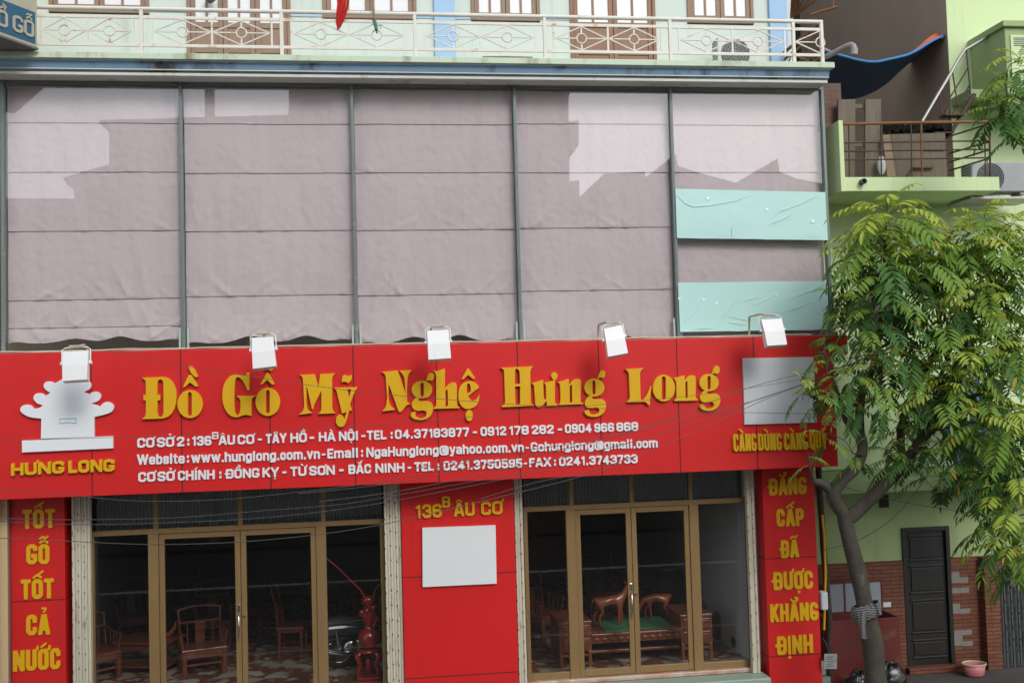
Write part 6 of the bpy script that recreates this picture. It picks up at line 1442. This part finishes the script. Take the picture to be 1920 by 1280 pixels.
rosB = [(1885, 155, -.2, 8, .6, .45), (1915, 185, -.2, 9, .65, .3), (1875, 205, -.1, 8, .6, .35), (1910, 115, -.2, 8, .6, .5), (1905, 240, 0, 6, .5, .3),
        (1880, 865, -.6, 9, .7, .4), (1910, 900, -.8, 10, .7, .6), (1872, 930, -.7, 9, .66, .6), (1900, 960, -.9, 10, .7, .65), (1885, 1010, -.8, 9, .62, .65), (1915, 1030, -.9, 10, .68, .6), (1850, 885, -.5, 8, .6, .25), (1830, 905, -.5, 6, .55, .2), (1845, 970, -.6, 5, .5, .25), (1820, 850, -.4, 7, .6, .15), (1905, 820, -.5, 9, .65, .35), (1900, 1060, -.9, 5, .5, .5)]
tree('second leafy tree whose drooping branches enter the picture from the right edge', trunkB, limbsB, rosB, -1.5, 11)
# striped cloth tied round the trunk
c = P(1623, 1145, -1.3); c2 = P(1622, 1200, -1.45)
o = thing('striped_cloth', 'black and white striped cloth knotted round the tree trunk', 'cloth', c)
b = MB(); b.grid(lambda u, v: c+Vector((math.cos(u*6.283)*(.175+.02*noise.noise(Vector((u*8, v*3, 0)))+.03*math.sin(v*3.14)), math.sin(u*6.283)*(.175+.03*math.sin(v*3.14)), (v-.5)*.20+.05*math.cos(u*6.283+.6)+.02*noise.noise(Vector((u*7, v*6, 3))))), 40, 10); b.build('wrap', M['cloth_bw'], o)
b = MB(); b.grid(lambda u, v: P(1609+14*u+6*v*math.sin(v*2), 1145+52*v, -1.53+.02*math.sin(u*8+v*3)), 12, 18); b.grid(lambda u, v: P(1630+20*u*(1-v*.4)+12*v, 1130+22*v, -1.5+.02*math.sin(u*7)), 10, 8); b.build('tail', M['cloth_bw'], o)

# ------------------------------------------------------------------ overhead cables
def cable(lbl, pts, Y0, Y1, r=.0075):
    w = [P(x, y, Y0+(Y1-Y0)*i/(len(pts)-1)) for i, (x, y) in enumerate(pts)]
    pp = []
    for i in range(len(w)-1):
        p0, p1, p2, p3 = w[max(i-1, 0)], w[i], w[i+1], w[min(i+2, len(w)-1)]
        for j in range(8): t = j/8; pp.append(.5*((2*p1)+(p2-p0)*t+(2*p0-5*p1+4*p2-p3)*t*t+(3*p1-p0-3*p2+p3)*t**3))
    pp.append(w[-1]); b = MB(); b.tube(pp, r*.6, 6); tag(b.build('overhead_cable', M['cable']), lbl, 'cable', 'cables across the shop front')
cable('thin cable sloping down across the yellow title from the left lamp', [(200, 657), (330, 683), (640, 730), (820, 747), (1000, 760), (1270, 770), (1540, 776)], -1.2, -1.2, .006)
cable('thin cable climbing just under the yellow title across the whole sign', [(-30, 827), (200, 820), (480, 811), (700, 795), (920, 778), (1130, 758), (1350, 735), (1545, 704)], -2.4, -1.4, .005)
cable('cable rising from the web address line to the grey square', [(760, 880), (960, 848), (1110, 824), (1250, 786), (1400, 728), (1545, 690)], -2.2, -1.4, .007)
cable('cable rising across the telephone numbers towards the tree', [(560, 925), (740, 905), (910, 870), (1100, 832), (1270, 787), (1410, 752), (1560, 700)], -2.3, -1.4, .008)
cable('second cable of the pair rising across the telephone numbers', [(600, 940), (760, 918), (980, 872), (1160, 835), (1330, 783), (1430, 745), (1560, 704)], -2.2, -1.3, .008)
cable('cable crossing the fax number towards the tree', [(900, 935), (1000, 905), (1110, 882), (1240, 836), (1340, 792), (1450, 742), (1560, 700)], -2.0, -1.3, .007)
cable('sagging cable along the lower edge of the sign at the left', [(-30, 917), (100, 924), (240, 938), (400, 937), (560, 922), (720, 901), (900, 860)], -2.4, -2.2, .007)
cable('upper of two cables crossing the transom of the left shopfront', [(-30, 970), (130, 974), (330, 970), (480, 958), (640, 945), (760, 925), (1010, 880)], -2.5, -2.0, .007)
cable('lower of two cables crossing the transom of the left shopfront', [(-30, 975), (140, 983), (360, 978), (540, 966), (700, 945), (860, 915), (1080, 870)], -2.5, -2.0, .007)
cable('lowest cable crossing the left glass doors and the house number', [(-30, 1007), (130, 1014), (280, 1020), (440, 1016), (600, 1001), (740, 978), (900, 940), (1060, 901), (1160, 872)], -2.5, -2.0, .008)
cable('cable running down behind the forked trunk to the dark post', [(1545, 1030), (1610, 1012), (1680, 965), (1740, 890), (1800, 800)], -.2, .6, .009)
cable('cable crossing the lime wall above the black door', [(1560, 905), (1650, 932), (1760, 952), (1860, 966), (1940, 972)], .3, .5, .008)
